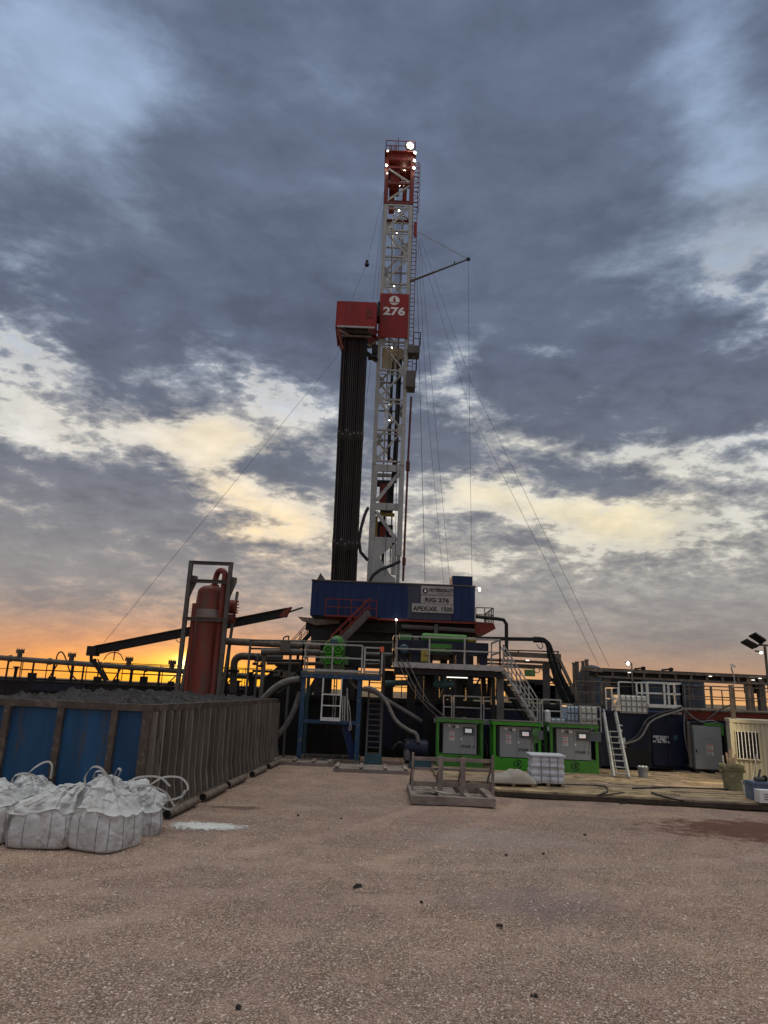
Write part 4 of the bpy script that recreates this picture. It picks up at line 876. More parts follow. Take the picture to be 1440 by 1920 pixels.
for (u0,u1,v) in ((.35,2.3,-.52),(2.9,4.9,-.50),(5.3,7.2,-.46),(8.0,9.8,-.5),(10.4,12.4,-.48)):
    a,b=bp_(u0,v,.10),bp_(u1,v,.10); m_=MB().tube(a,b,.095,14); 
    o=tag(m_.build('skid_pipe','brownsteel',smooth=True),{.35:'rusty skid pipe at the foot of the bin closest to the powder spill',2.9:'rusty skid pipe, second from the bags along the bin foot',5.3:'rusty skid pipe lying by the middle of the bin foot',8.0:'rusty skid pipe where the two bins meet',10.4:'rusty skid pipe at the far end of the bin row'}[u0],'pipe','skid pipes along the foot of the bins')
    MB().lathe(a,[(.055,-.004),(.085,-.003)],14,b-a).build('pipe_bore','black',o)
# heap of cuttings filling both bins
def heap(u0,u1,W,seed,label):
    nu,nv=int((u1-u0)*16),int(W*16); mb=MB(); vs=[]
    for i in range(nu+1):
        for j in range(nv+1):
            u=u0+(u1-u0)*i/nu; v=.12+(W-.24)*j/nv; p=Vector((u,v,seed))
            e=min(1,min(u-u0,u1-u)/.5,min(v-.1,W-.1-v)/.5)
            h=ZT-.17+.16*e+.13*NZ.fractal(p*.55,1,2,4)*e+.20*max(0,NZ.fractal(p*2.6,1,2,4))*e+.07*abs(NZ.noise(p*7))+.04*abs(NZ.noise(p*15))
            q=bp_(u,v); vs.append((q.x,q.y,h))
    fs=[(i*(nv+1)+j,i*(nv+1)+j+1,(i+1)*(nv+1)+j+1,(i+1)*(nv+1)+j) for i in range(nu) for j in range(nv)]
    o=mb.add(vs,fs).build('drill_cuttings','dirtm'); tag(o,label,'drill cuttings',kind='stuff')
heap(.12,8.95,4.5,1.0,'heap of dark lumpy drill cuttings filling the front bin'); heap(9.5,13.2,4.5,5.0,'heap of grey drill cuttings filling the rear bin')
# ---- red separator vessel ----
VY=31.6
vc=Vector(((X(394,1110,VY)+X(381,1290,VY))/2,VY,0))
vs_=thing('gas_separator','tall rusty red gas separator vessel in a dark steel frame behind the bins','separator vessel',tuple(vc))
zd=Z(394,1113,VY); zt_=Z(396,1098,VY); rr=.62
MB().lathe((vc.x,VY,0),[(rr,.5),(rr,zd),(rr*.96,zd+.12),(rr*.82,zd+.24),(rr*.6,zd+.32),(rr*.3,zd+.36),(.03,zd+.37)],40).build('vessel_shell','vessel',vs_,smooth=True)
zb_=Z(388,1155,VY); MB().lathe((vc.x,VY,zb_-.1),[(rr+.012,0),(rr+.012,.36)],40).build('grey_band','vesselgrey',vs_,smooth=True)
MB().lathe((vc.x,VY,0),[(rr+.08,0),(rr+.08,.06),(rr,.08),(rr,.5)],32).build('skirt','vessel',vs_,smooth=True)
ztop=Z(410,1074,VY)
xr=X(421,1085,VY-.55)
rp_=curve([(vc.x+.12,VY,zd+.3),(vc.x+.12,VY,zd+.62),(vc.x+.22,VY-.1,ztop-.02),(vc.x+.42,VY-.35,ztop+.05),(xr,VY-.55,ztop-.12),(xr,VY-.55,ztop-.6)],6)+[(xr,VY-.55,3.5),(xr,VY-.55,.4)]
MB().path(rp_,.135,14).build('riser_pipe','vessel',vs_,smooth=True)
MB().lathe((vc.x+.12,VY,zd+.34),[(.2,0),(.2,.07)],18).build('nozzle_flange','vessel',vs_)
fx0,fx1=X(358,1060,VY-.75),X(433,1060,VY-.75); zF=Z(395,1056,VY-.75)
mb=MB()
for nm,x in (('frame_post',fx0),('frame_post',fx1)):
    MB().ibeam((x,VY-.75,0),(x,VY-.75,zF),.17,.2,.03,(0,1,0)).build(nm,'greysteel',vs_)
for y,z in ((VY-.75,zF),(VY-.75,Z(390,1090,VY-.75)),(VY-.80,Z(380,1161,VY-.8))):
    MB().ibeam((fx0-.1,y,z),(fx1+.1,y,z),.16,.15,.03).build('crossbar','greysteel',vs_)
for x,s_ in ((fx0,1),(fx1,-1)):
    z=Z(390,1085,VY-.75)
    MB().prism([(x,VY-.7,z+.15),(x+.33*s_ if s_>0 else x-.05*s_+.25,VY-.7,z+.1),(x+.33*s_ if s_>0 else x+.3,VY-.7,z-.1),(x,VY-.7,z-1.0)],(0,.12,0)).build('gusset','greysteel',vs_)
    MB().bar((x,VY-.7,0.3),(x,VY+1.2,zF-1.0),.12).build('rear_stay','greysteel',vs_)
xl=X(364,1140,VY-.6); MB().path([(xl,VY-.6,.3),(xl,VY-.6,Z(364,1134,VY))],.10,12).build('side_pipe','vessel',vs_,smooth=True)
for (px,py,r_) in ((437,1138,.32),(432,1160,.2)):
    p=P(px,py,VY); m_=MB().lathe(p-Vector((.3,0,0)),[(r_*.55,-.5),(r_*.55,.15),(r_,.16),(r_,.26),(r_*.9,.27),(r_*.9,.33),(r_,.34),(r_,.42),(r_*.3,.44)],22,(1,0,0))
    for k in range(12):
        t=2*math.pi*k/12; c=p+Vector((-.3,math.cos(t)*r_*.88,math.sin(t)*r_*.88)); m_.tube(c+Vector((.1,0,0)),c+Vector((.52,0,0)),.028,6)
    m_.build('side_flange','vessel',vs_)
# ---- cutting trough boom ----
tr=thing('trough_boom','long dark inclined trough boom passing behind the red vessel with a hanging arm','boom',(X(375,1290,33.6),33.6,0))
a,b=P(178,1220,33.6),P(538,1149,33.6)
MB().bar(a,b,.34,.36).bar(a+Vector((0,-.2,.2)),b+Vector((0,-.2,.2)),.05).build('boom_beam','dark',tr)
e=P(568,1139,33.6); MB().prism([b+Vector((-.1,-.19,.19)),b+Vector((.22,-.19,.28)),b+Vector((-.02,-.19,-.22)),b+Vector((-.35,-.19,-.2))],(0,.38,0)).build('end_plate','redsteel',tr)
MB().tube(b,e,.045,6).build('rod','dark',tr)
MB().box(a.x-.3,a.x+.15,33.35,33.85,a.z-.25,a.z+.2).tube(P(171,1225,33.6),P(171,1241,33.6),.08,8).tube(P(171,1240,33.6),P(180,1238,33.6),.09,8).bar(P(176,1240,33.6),P(199,1276,33.6),.17).bar(P(183,1236,33.6),P(204,1276,33.6),.05).build('hanging_arm','dark',tr)
c=a.lerp(b,.5); MB().bar((c.x,33.9,0),(c.x,33.9,c.z-.05),.25).build('mast_post','dark',tr)
MB().path(curve([a.lerp(b,.42)-Vector((0,.2,.15)),a.lerp(b,.445)-Vector((0,.2,.42)),a.lerp(b,.47)-Vector((0,.2,.15))],5),.02,5).build('slack_cable','rubber',tr)
# ---- far left mud tanks, pipeline ----
mt=thing('mud_tank','long low dark mud tank with thin railings beyond the bins, left of the red vessel','mud tank',(-14,37,0))
MB().box(-34,-5.2,36,39,0,2.62).box(-34,-5.2,35.95,39.05,2.625,2.72).box(-12,-9.2,34.8,35.8,0,2.3).build('tank_body','dark',mt)
MB().box(X(60,1283,35.9),X(160,1283,35.9),35.9,35.96,2.25,2.6).build('blue_side_plate','navy',mt)
for x0_,x1_ in ((-19.5,-14.2),(-14.0,-9.6),(-9.4,-5.4)):
    railing(mt,[(x0_,36.1,2.72),(x1_,36.1,2.72)],1.02,'dark',1.45,.018,toe=True)
    railing(mt,[(x0_,38.9,2.72),(x1_,38.9,2.72)],1.02,'dark',1.9,.018)
rs=random.Random(3)
for i in range(15):
    x=-19+i*.95+rs.random()*.5; h=.25+rs.random()*.6; y=36.4+rs.random()*1.8
    m_=MB()
    if i%3==0: m_.lathe((x,y,2.72),[(.08,0),(.08,h),(.16,h+.02),(.16,h+.09),(.05,h+.1)],12)
    elif i%3==1: m_.box(x-.15,x+.18,y-.15,y+.15,2.72,2.72+h*.6).tube((x,y,2.8),(x,y,2.9+h),.04,6)
    else: m_.tube((x,y,2.72),(x+.5,y,2.72+h+.3),.035,6).box(x+.1,x+.4,y-.1,y+.1,2.72,2.95)
    m_.build('tank_fitting','dark',mt)
pl=thing('pipeline','long dark horizontal pipeline with four flanged stubs crossing the sunset on the left','pipeline',(-14,35.2,0))
pa,pb=P(-30,1231,35.3),P(346,1259,34.6)
MB().tube(pa,pb,.13,14).tube(P(346,1259,34.6),P(500,1270,35.2),.13,14).build('main_pipe','greysteel',pl,smooth=True)
for px in (18,66,104,160,225,300):
    t=(px+30)/376; c=pa.lerp(pb,t); MB().bar((c.x,c.y,0),(c.x,c.y,c.z-.1),.07).build('support','dark',pl)
for px in (37,135,242,322):
    t=(px+30)/376; c=pa.lerp(pb,t); m_=MB().lathe(c,[(.12,.05),(.12,.30),(.2,.31),(.2,.37),(.18,.375),(.18,.40),(.2,.41),(.2,.46)],18)
    for k in range(8):
        q=2*math.pi*k/8; m_.tube(c+Vector((math.cos(q)*.17,math.sin(q)*.17,.28)),c+Vector((math.cos(q)*.17,math.sin(q)*.17,.52)),.018,5)
    m_.build('flanged_stub','greysteel',pl)
for px in (20,95,190,275): 
    t=(px+30)/376; c=pa.lerp(pb,t); MB().tube(c-Vector((.06,0,0)),c+Vector((.06,0,0)),.17,14).build('coupling','greysteel',pl)
p=P(213,1238,35.3)
MB().tube(p,p+Vector((0,0,.75)),.03,6).lathe(p+Vector((0,0,.45)),[(.22,0),(.24,.02),(.22,.04)],14).path(curve([p+Vector((-.5,0,0)),p+Vector((-.3,0,.3)),p+Vector((0,0,.38)),p+Vector((.3,0,.3)),p+Vector((.5,0,0))],4),.025,5).build('valve_wheel','dark',pl)
p=P(112,1240,35.3); MB().path(curve([p+Vector((-.2,0,-.1)),p+Vector((-.15,0,.35)),p+Vector((.05,0,.45)),p+Vector((.3,0,.1)),p+Vector((.6,0,-.5)),p+Vector((1.0,0,-.9))],5),.035,6).build('flex_hose','dark',pl)
# pipe gantry right of the vessel (mid-left)
gp=thing('elbow_pipe','dark elbow pipe rising from the ground just right of the red vessel','pipe',(X(440,1290,33),33,0))
MB().path([P(437,1300,33)]+curve([P(438,1262,33),P(440,1240,33),P(450,1231,33),P(470,1231,33)],5)+[P(530,1233,33)],.17,12).build('pipe_run','greysteel',gp,smooth=True)
MB().cbox(P(437,1258,33),.5,.5,.12).build('flange','dark',gp)
hp=thing('overhead_pipe','thick brown horizontal pipe running from behind the red vessel to the green drives','pipe',(X(500,1205,32),32,0))
MB().tube(P(418,1202,32),P(600,1212,32),.16,12).build('pipe_run','brownsteel',hp,smooth=True)
for px in (430,560): q=P(px,1204,32); MB().bar((q.x,32.1,0),(q.x,32.1,q.z),.12).build('support','dark',hp)
# far off plain features: low buildings on the horizon
for i,(px,wd,h) in enumerate(((968,9,5.5),(991,7,4.6),(1003,10,6.5),(1020,22,3.0),(870,30,3.0),(835,26,2.6),(1055,30,3.6))):
    q=P(px,1300,400); 
    o=MB().box(q.x-wd/2,q.x+wd/2,400,410,0,6+h).build('distant_shed','dark'); tag(o,'tiny dark blocky silhouette far off on the horizon beyond the pipework','building','tiny blocks on the horizon')
# ================= centre: platforms, drives, pipework =================
def lthing(name,label,cat,loc,rz=0,group=None):
    o=thing(name,label,cat,loc,group); o.rotation_euler=(0,0,rz); ORG[o.name]=Vector((0,0,0)); return o
# dark tank wall behind everything in the middle
dk=thing('dark_tank','black and dark blue steel tank wall behind the blue framed platform and green cabinets','tank',(2,33,0))
xa,xb=X(522,1380,33),X(1078,1380,33)
MB().box(xa,xb,33,36.5,0,2.42).build('tank_body','dark',dk)
for i,(p0,p1) in enumerate(((690,812),(868,925),(928,1022))):
    MB().box(X(p0,1340,32.9),X(p1,1340,32.9),32.9,32.99,.4,2.3).build('side_panel','navy',dk)
MB().box(xa-.1,xb+.1,32.85,33.1,2.425,2.6).build('top_beam','dark',dk)
for i in range(9): x=xa+.6+i*1.55; MB().box(x,x+.12,32.8,32.98,0,2.42).build('side_rib','dark',dk)
railing(dk,[(X(925,1300,36.4),36.4,2.6),(X(1078,1300,36.4),36.4,2.6)],1.0,'dark',1.3,.022)
railing(dk,[(X(715,1300,36.4),36.4,2.6),(X(790,1300,36.4),36.4,2.6)],1.0,'dark',1.0,.022)
railing(dk,[(X(815,1300,36.4),36.4,2.6),(X(920,1300,36.4),36.4,2.6)],1.0,'dark',1.2,.022)
# pipe rack left of the platform
rk=thing('pipe_rack','grey steel rack of stacked horizontal pipes left of the green drives against the sunset','pipe rack',(X(530,1300,31),31,0))
for px0,px1,y0,y1,r_,m_,Y in ((470,735,1200,1205,.035,'greysteel',30.6),(490,600,1222,1224,.14,'greysteel',30.9),(480,570,1238,1239,.06,'dark',31.2),(500,720,1243,1247,.08,'brownsteel',31.6),(560,735,1224,1229,.12,'greysteel',31.4),(470,560,1216,1217,.04,'dark',31),(474,520,1258,1260,.05,'dark',31)):
    MB().tube(P(px0,y0,Y),P(px1,y1,Y),r_,12).build('pipe',m_,rk,smooth=True)
for px,y0,wd in ((470,1199,.08),(484,1225,.07),(496,1222,.17),(545,1224,.1),(720,1226,.14)):
    q=P(px,y0,31); MB().box(q.x-wd/2,q.x+wd/2,30.95,31.1,0,q.z).build('post','greysteel',rk)
MB().cbox(P(535,1212,30.7),.42,.3,.5).build('valve_body','greysteel',rk)
MB().path(curve([P(531,1200,30.7),P(533,1195,30.7),P(541,1193,30.7),P(541,1200,30.7)],4),.03,6).build('handle','dark',rk)
for px,y in ((478,1243),(487,1236),(489,1247),(474,1230)): MB().lathe(P(px,y,31),[(.03,-.1),(.11,-.09),(.11,.0),(.03,.02),(.03,.12)],10).build('valve','dark',rk)
MB().bar(P(455,1310,31.3),P(480,1262,31.3),.06).bar(P(470,1260,31.3),P(470,1300,31.3),.16).build('prop','dark',rk)
# shaker stack silhouette
sh=thing('shale_shaker','dark stepped shaker unit with sloping deck behind the white handrails','shaker',(X(540,1300,32),32.2,0))
q=[P(480,1306,31.8),P(498,1268,31.8),P(520,1250,31.8),P(562,1246,31.8),P(566,1306,31.8)]
MB().prism(q,(0,1.2,0)).build('hopper','dark',sh)
MB().box(X(515,1250,31.8),X(560,1250,31.8),31.9,33,Z(540,1250,31.8),Z(540,1236,31.8)).box(X(475,1300,31.9),X(566,1300,31.9),31.9,33.2,0,Z(520,1300,31.9)).build('shaker_box','dark',sh)
for dx in range(3): MB().bar(P(512+dx*14,1262+dx*2,31.6),P(530+dx*14,1262+dx*2,31.6),.05,.28).build('screen_bed','brownsteel',sh)
# blue framed platform
bf=thing('blue_platform','blue steel frame platform with white handrails carrying the green valve block','platform',(X(620,1432,29.2),30,0))
FY=29.2; RY=31.2
xl,xr=X(562,1400,FY)-.02,X(669,1400,FY)
zD=Z(620,1266,FY); zM=Z(620,1354,FY)
for x in (xl,xr):
    MB().box(x-.09,x+.09,FY,FY+.18,.16,zD-.12).build('front_post','bluebeam',bf)
    MB().box(x-.07,x+.07,RY,RY+.14,.16,zD-.12).build('rear_post','teal',bf)
xR2=X(715,1265,FY)
MB().box(xl-.12,xR2,FY-.06,FY+.1,zD-.13,zD+.03).box(xl-.12,xR2,RY,RY+.16,zD-.13,zD+.03).build('deck_beam','bluebeam',bf)
MB().box(xl-.13,xR2+.01,FY-.05,RY+.1,zD+.034,zD+.13).build('deck_plate','greysteel',bf)
MB().box(xl+.1,xr-.1,FY+.02,FY+.14,zM-.07,zM+.07).box(xl+.1,xr-.1,FY+.2,RY,zM-.05,zM-.01).build('mid_beam','bluebeam',bf)
MB().box(xl-.12,xr+.12,FY-.02,FY+.2,0,.155).box(xl-.12,xr+.12,RY,RY+.2,0,.155).box(xl-.1,xl+.1,FY+.21,RY-.01,0,.15).box(xr-.1,xr+.1,FY+.21,RY-.01,0,.15).box((xl+xr)/2+.5,(xl+xr)/2+.62,FY+.21,RY-.01,0,.15).build('base_frame','brownsteel',bf)
MB().bar((xr-.55,FY+.3,zM-.1),(xr-.12,FY+.3,.2),.3,.06,(0,1,0)).build('blue_brace','blue',bf)
zr=zD+.13
railing(bf,[(xl-.1,RY,zr),(xl-.1,FY,zr),(xr+.05,FY,zr)],1.12,'rail',1.1,.03,toe=True)
railing(bf,[(xr+.16,FY,zr),(xR2-.06,FY,zr),(xR2-.06,RY,zr)],1.05,'rail',.9,.03,toe=True)
railing(bf,[(xr+.14,FY+.1,zr),(xr+.14,RY,zr)],1.05,'rail',.7,.025)
MB().bar((xR2,FY-.05,zr),(xR2,FY-.05,zr+1.1),.07).build('gate_post','rail',bf); MB().cbox((xR2,FY-.12,zr+1.0),.14,.04,.2).build('orange_tag','orange',bf)
# hanging white gate panel under the deck
gx0,gx1=X(603,1330,FY-.1),X(638,1330,FY-.1); z0_,z1_=Z(620,1351,FY-.1),zD-.13
mb=MB()
for x in (gx0,gx1): mb.bar((x,FY-.1,z0_),(x,FY-.1,z1_),.055)
for y_ in (1302,1323): z=Z(620,y_,FY-.1); mb.bar((gx0,FY-.1,z),(gx1,FY-.1,z),.045)
mb.box(gx0-.03,gx1+.03,FY-.13,FY-.07,z0_-.02,z0_+.12)
mb.build('white_gate_frame','white',bf)
mb=MB()
for dx in (.38,.48): mb.bar((gx0+dx,FY+1.2,z0_),(gx0+dx,FY+1.2,z1_),.05)
mb.bar((gx0+.38,FY+1.2,z1_-.3),(gx0+.48,FY+1.2,z1_-.3),.04); mb.build('rear_rail','rail',bf)
for px0,px1 in ((643,642),(647,646),(651,652)): MB().bar(P(px0,1305 if px0<650 else 1290,FY+.1),P(px1,1352,FY+.1),.05).build('leaning_bar','rail',bf)
MB().path(curve([P(650,1300,FY-.15),P(655,1325,FY-.15),P(657,1352,FY-.15),P(654,1368,FY-.15),P(659,1366,FY-.15),P(656,1350,FY-.15)],5),.018,5).build('rope','rail',bf)
# green valve block (four hexagonal heads)
gv=thing('valve_block','green machine with four hexagonal heads and a domed top behind the white handrail','green machine',(X(625,1255,30.4),30.5,zr))
c=P(627,1228,30.0)
MB().box(c.x-.42,c.x+.42,30.0,31.0,zr,c.z+.55).box(c.x-.62,c.x+.6,30.1,30.9,zr+.35,c.z-.02).build('machine_body','greendk',gv)
for px,py in ((616,1218),(634,1218),(617,1237),(634,1237)):
    p=P(px,py,29.95); MB().lathe(p,[(.13,-.05),(.235,-.05),(.235,.14),(.2,.2),(.14,.2),(.14,.1),(.01,.1)],6,(0,-1,0)).build('hex_head','greenbright',gv)
    MB().lathe(p,[(.135,.101),(.135,.13),(.05,.16)],14,(0,-1,0)).build('head_core','green',gv)
MB().lathe((c.x+.05,30.4,c.z+.55),[(.3,0),(.29,.12),(.2,.24),(.02,.3)],18).build('dome','green',gv,smooth=True)
MB().prism([P(606,1207,30.2),P(618,1198,30.2),P(650,1208,30.2)],(0,.3,0)).build('yellow_guard','yellow',gv)
MB().lathe(P(626,1203,29.9),[(.16,-.3),(.16,.1),(.1,.16)],14,(0,-1,0)).build('motor_end','teal',gv)
MB().box(c.x+.45,c.x+1.25,30.5,31.2,zr+.3,c.z+.4).build('dark_housing','dark',gv)
MB().box(c.x-.2,c.x+.3,29.85,29.95,zr,zr+.35).build('pale_plate','greysteel',gv)
# stair beside
st=thing('access_stair','dark teal ladder stair with many rungs to the right of the blue frame','stair',(X(698,1425,30),30,0))
sx0,sx1=X(687,1400,29.6),X(713,1400,29.6)
mb=MB()
for x in (sx0,sx1): mb.bar((x,29.4,.1),(x,30.5,zD),.07,.14,(0,1,0))
mb.build('stringer','greysteel',st)
for i in range(15):
    t=(i+1)/16; MB().box(sx0+.03,sx1-.03,29.36+1.1*t,29.58+1.1*t,zD*t-.02,zD*t+.02).build('tread','greysteel',st)
MB().box(sx0-.05,sx1+.05,29.2,29.35,0,.42).build('foot_box','teal',st)
# right-hand platform with the long centrifuge
rp=thing('long_platform','long platform with pale handrails carrying the dark blue drive unit','platform',(X(838,1310,29.2),30,0))
PX0,PX1=X(737,1245,29.2),X(942,1250,29.2); zP=Z(838,1250,29.2)
MB().box(PX0,PX1,29.15,29.3,zP-.10,zP+.12).box(PX0,PX1,29.3,31.6,zP-.04,zP+.02).build('deck_edge','rail',rp)
MB().box(PX0+.1,PX1,29.25,29.45,zP-.36,zP-.105).box(PX0+.1,PX1,31.3,31.5,zP-.36,zP-.105).build('deck_girder','dark',rp)
railing(rp,[(PX0+.02,31.4,zP+.1),(PX0+.02,29.2,zP+.1),(PX1-.1,29.2,zP+.1),(PX1-.1,31.4,zP+.1)],1.08,'rail',1.55,.03)
railing(rp,[(PX0+.14,29.35,zP+.1),(PX0+.14,31.3,zP+.1)],1.08,'rail',1.0,.03)
for px,wd in ((771,.35),(806,.5),(862,.3),(925,.16),(938,.3)):
    x=X(px,1300,29.5 if px in(925,938) else 30.5); Y=29.5 if px in(925,938) else 30.5
    MB().box(x-wd/2,x+wd/2,Y,Y+wd,0,zP-.37).build('support_post','dark' if px not in (938,) else 'greysteel',rp)
MB().bar(P(866,1262,30.4),P(884,1308,30.4),.16).bar(P(903,1265,30.3),P(885,1300,30.3),.07).bar(P(905,1262,30.6),P(908,1310,30.6),.2).bar(P(918,1262,30.6),P(915,1310,30.6),.14).build('brace','dark',rp)
MB().box(X(838,1260,29.6),X(877,1260,29.6),29.6,29.7,zP-.43,zP-.39).build('tube_light','tube',rp)
MB().tube(P(722,1281,30.2),P(776,1280,30.2),.12,12).tube(P(812,1283,30.2),P(846,1283,30.2),.15,12).lathe(P(846,1283,30.2),[(.2,-.04),(.2,.1)],16,(1,0,0)).tube(P(818,1262,30.2),P(818,1283,30.2),.12,10).tube(P(833,1262,30.2),P(833,1283,30.2),.12,10).build('blue_manifold','teal',rp)
ce=thing('drive_unit','dark blue drive unit with a green cylinder on top standing on the long platform','drive unit',(X(830,1243,30.4),30.5,zP+.1))
ya=30.0
def pb(px0,py0,px1,py1,Y,d,nm,m,par,sm=False):
    a=P(px0,py1,Y); b=P(px1,py0,Y); return MB().box(a.x,b.x,Y,Y+d,a.z,b.z).build(nm,m,par)
pb(744,1206,916,1222,ya,1.2,'main_housing','navy',ce)
pb(744,1222,760,1244,ya+.1,1,'foot','navy',ce); pb(770,1222,800,1244,ya+.1,1,'foot','navy',ce); pb(855,1222,878,1245,ya+.1,1,'foot','navy',ce); pb(900,1222,914,1246,ya+.1,1,'foot','navy',ce)
a=P(792,1195,ya+.4); b=P(874,1199,ya+.4); MB().lathe(a,[(.08,-.03),(.17,0),(.19,.08),(.19,(b-a).length-.08),(.17,(b-a).length),(.08,(b-a).length+.03)],20,b-a).build('green_cylinder','green',ce,smooth=True)
pb(790,1193,876,1206,ya+.55,.3,'cylinder_saddle','greendk',ce)
pb(749,1189,772,1205,ya+.2,.6,'green_box','greendk',ce)
a=P(876,1200,ya+.4); MB().lathe(a,[(.09,0),(.12,.05),(.12,.36),(.06,.4)],14,(1,0,0)).build('cream_motor','yellow',ce,smooth=True)
MB().lathe(P(780,1201,ya+.3),[(.1,-.1),(.14,0),(.1,.16)],12,(0,-1,0)).build('coupler','greysteel',ce)
MB().lathe(P(757,1217,ya),[(.2,-.05),(.2,.12),(.14,.2)],18,(0,-1,0)).build('round_motor','teal',ce)
o=pb(805,1208,847,1222,ya-.03,.028,'green_plate','green',ce)
for q in ((807,1216,817,1220),(835,1216,845,1220)): pb(*q,ya-.045,.014,'plate_slot','black',o)
pb(789,1216,803,1240,ya-.05,.05,'yellow_panel','yellow',ce); pb(858,1214,875,1232,ya-.04,.04,'dark_door','black',ce)
# lower walkway behind the cabinets
lw=thing('lower_walkway','low walkway with long pale handrail running behind the green cabinets','walkway',(X(920,1358,30.2),30.2,0))
LX0,LX1=X(818,1350,30.0),X(1028,1365,30.0); zL=1.86
MB().box(LX0-.1,LX1,30.0,31.5,zL-.06,zL).box(LX0-.1,LX1,29.9,29.995,zL-.16,zL+.03).build('walk_deck','rail',lw)
for x in (LX0+.5,(LX0+LX1)/2,LX1-.3): MB().box(x,x+.15,30.2,30.35,0,zL-.065).build('deck_leg','dark',lw)
for a_,b_ in ((LX0+.3,X(847,1330,30)),(X(851,1330,30),X(902,1330,30)),(X(907,1330,30),X(1012,1330,30))):
    railing(lw,[(a_,30.0,zL),(b_,30.0,zL)],.95,'rail',3.2,.028)
railing(lw,[(X(1017,1330,30),30.0,zL),(X(1052,1340,30),30.0,zL)],.95,'rail',1.0,.03)
MB().lathe((X(1026,1360,29.9),29.8,zL-.3),[(.12,0),(.12,.78),(.05,.84)],14).build('white_canister','white',lw,smooth=True)
MB().box(X(868,1350,29.8),X(874,1350,29.8),29.82,29.88,zL-.15,zL+.12).build('yellow_tag','yellow',lw)
ws=thing('white_stair','pale steel stair slanting down right from the long platform to the low walkway','stair',(X(1010,1350,29.7),29.7,zL))
stair(ws,(X(944,1250,29.4),29.4,zP),(X(1008,1352,29.4),29.4,zL),.8,m='rail',rm='rail',side=(0,1,0),w=.05,h=.12,steps=10)
MB().bar(P(938,1262,31.2),P(1000,1356,31.2),.48,.5).build('black_chute','black',rp)
# truss gantry with cable tray
ga=thing('cable_gantry','brown grey gantry carrying black cables that bend down to the right','cable gantry',(X(1040,1310,35),35,0))
GY=34.0
def PB(a,b,w_,h_=None,Y=GY,m=None): return MB().bar(P(*a,Y),P(*b,Y),w_,h_)
PB((888,1197),(1020,1199),.30,.16,33.6).build('cable_tray','black',ga)
for i in range(10):
    o_=i*.9; Y=33.6+.06*(i%5)
    MB().path(curve([P(1000,1195+o_,Y),P(1018+o_*.3,1197+o_*.9,Y),P(1030-o_*.5,1206+o_,Y),P(1036-o_,1220+o_,Y),P(1052-o_*1.6,1262+o_,Y),P(1082-o_*3.2,1318,Y)],6),.05,6).build('cable','rubber',ga)
MB().path(curve([P(1012,1200,33.6),P(1018,1212,33.6),P(1012,1216,33.6),P(1006,1208,33.6)],5),.02,5).build('cable','rubber',ga)
PB((945,1226),(1047,1231),.3,.22).build('gantry_beam','brownsteel',ga)
PB((945,1219),(1048,1222),.06).bar(P(972,1219,GY),P(972,1226,GY),.06).bar(P(1046,1222,GY),P(1046,1230,GY),.06).build('top_rail','greysteel',ga)
for y0,y1,r_ in ((1239,1243,.07),(1246,1250,.05),(1252,1252,.05)): MB().tube(P(900,y0-3,34.2),P(1035,y1,34.2),r_,8).build('pipe','brownsteel',ga)
for px,y0,wd,Y in ((1025,1245,.28,34.2),(1047,1226,.26,34.0)):
    q=P(px,y0,Y); q2=P(px+6,1318,Y); MB().box(q.x-wd/2,q.x+wd/2,Y,Y+.3,0,q.z).build('gantry_post','greysteel',ga)
PB((1025,1262),(1047,1290),.1,None,34.3).bar(P(1025,1280,34.3),P(1047,1268,34.3),.1).build('cross_brace','greysteel',ga)
PB((1050,1240),(1086,1316),.14,None,33.9).bar(P(1047,1270,34.3),P(1068,1316,34.3),.1).build('sloping_leg','brownsteel',ga)
MB().cbox(P(993,1262,33.6),.5,.15,.3).bar(P(975,1252,33.6),P(1003,1254,33.6),.05).build('hanging_box','greendk',ga)
MB().cbox(P(989,1238,33.6),.14,.1,.05).build('lamp_glint','tube',ga)
MB().path(curve([P(1000,1255,33.6),P(1006,1262,33.6),P(1012,1258,33.6),P(1010,1252,33.6),P(1025,1262,33.6)],5),.02,5).build('cable','rubber',ga)
# cables and hoses in the middle
def hose(pts,r,m,label,cat='hose',grp=None,n=6):
    o=MB().path(curve(pts,n),r,9).build('hose',m,smooth=True); return tag(o,label,cat,grp)
for i,(a,b,c,d) in enumerate((((744,1238),(772,1290),(805,1330),(832,1352)),((752,1236),(785,1300),(822,1335),(838,1350)),((762,1236),(800,1310),(830,1340),(846,1349)))):
    hose([P(*a,29.1),P(*b,29.3),P(*c,29.6),P(*d,29.9)],.022,'hose','thin grey cable sagging from the long platform down to the first green cabinet','cable','sagging cables by the first cabinet')
hose([P(682,1290,29.0),P(700,1292,28.9),P(722,1312,28.8),P(742,1350,28.7),P(765,1368,28.6),P(780,1376,28.6),P(785,1392,28.6)],.075,'hose','thick grey hose curving down right between the stair and first green cabinet')
hose([P(655,1270,29.6),P(668,1288,29.5),P(700,1297,29.5),P(730,1315,29.5),P(775,1342,29.6),P(790,1352,29.8)],.08,'hose','thick dark hose running across behind the ladder stair')
hose([P(490,1314,29.8),P(512,1292,29.6),P(535,1278,29.5),P(562,1273,29.5)],.13,'hose','thick grey hose arching from the far bin corner to the blue frame')
hose([P(516,1384,29.8),P(535,1362,29.8),P(550,1335,29.8),P(563,1298,29.8)],.11,'hose','thick grey hose rising right beside the end of the bins')
hose([P(520,1300,30.6),P(540,1285,30.5),P(556,1262,30.2),P(568,1240,30)],.04,'rubber','thin black hose climbing to the white handrail above the thick hose')
hose([P(735,1405,29.2),P(748,1392,29.2),P(760,1398,29.2),P(772,1405,29.2),P(785,1398,29.3)],.04,'rubber','black cable coil in the gloom left of the first green cabinet')
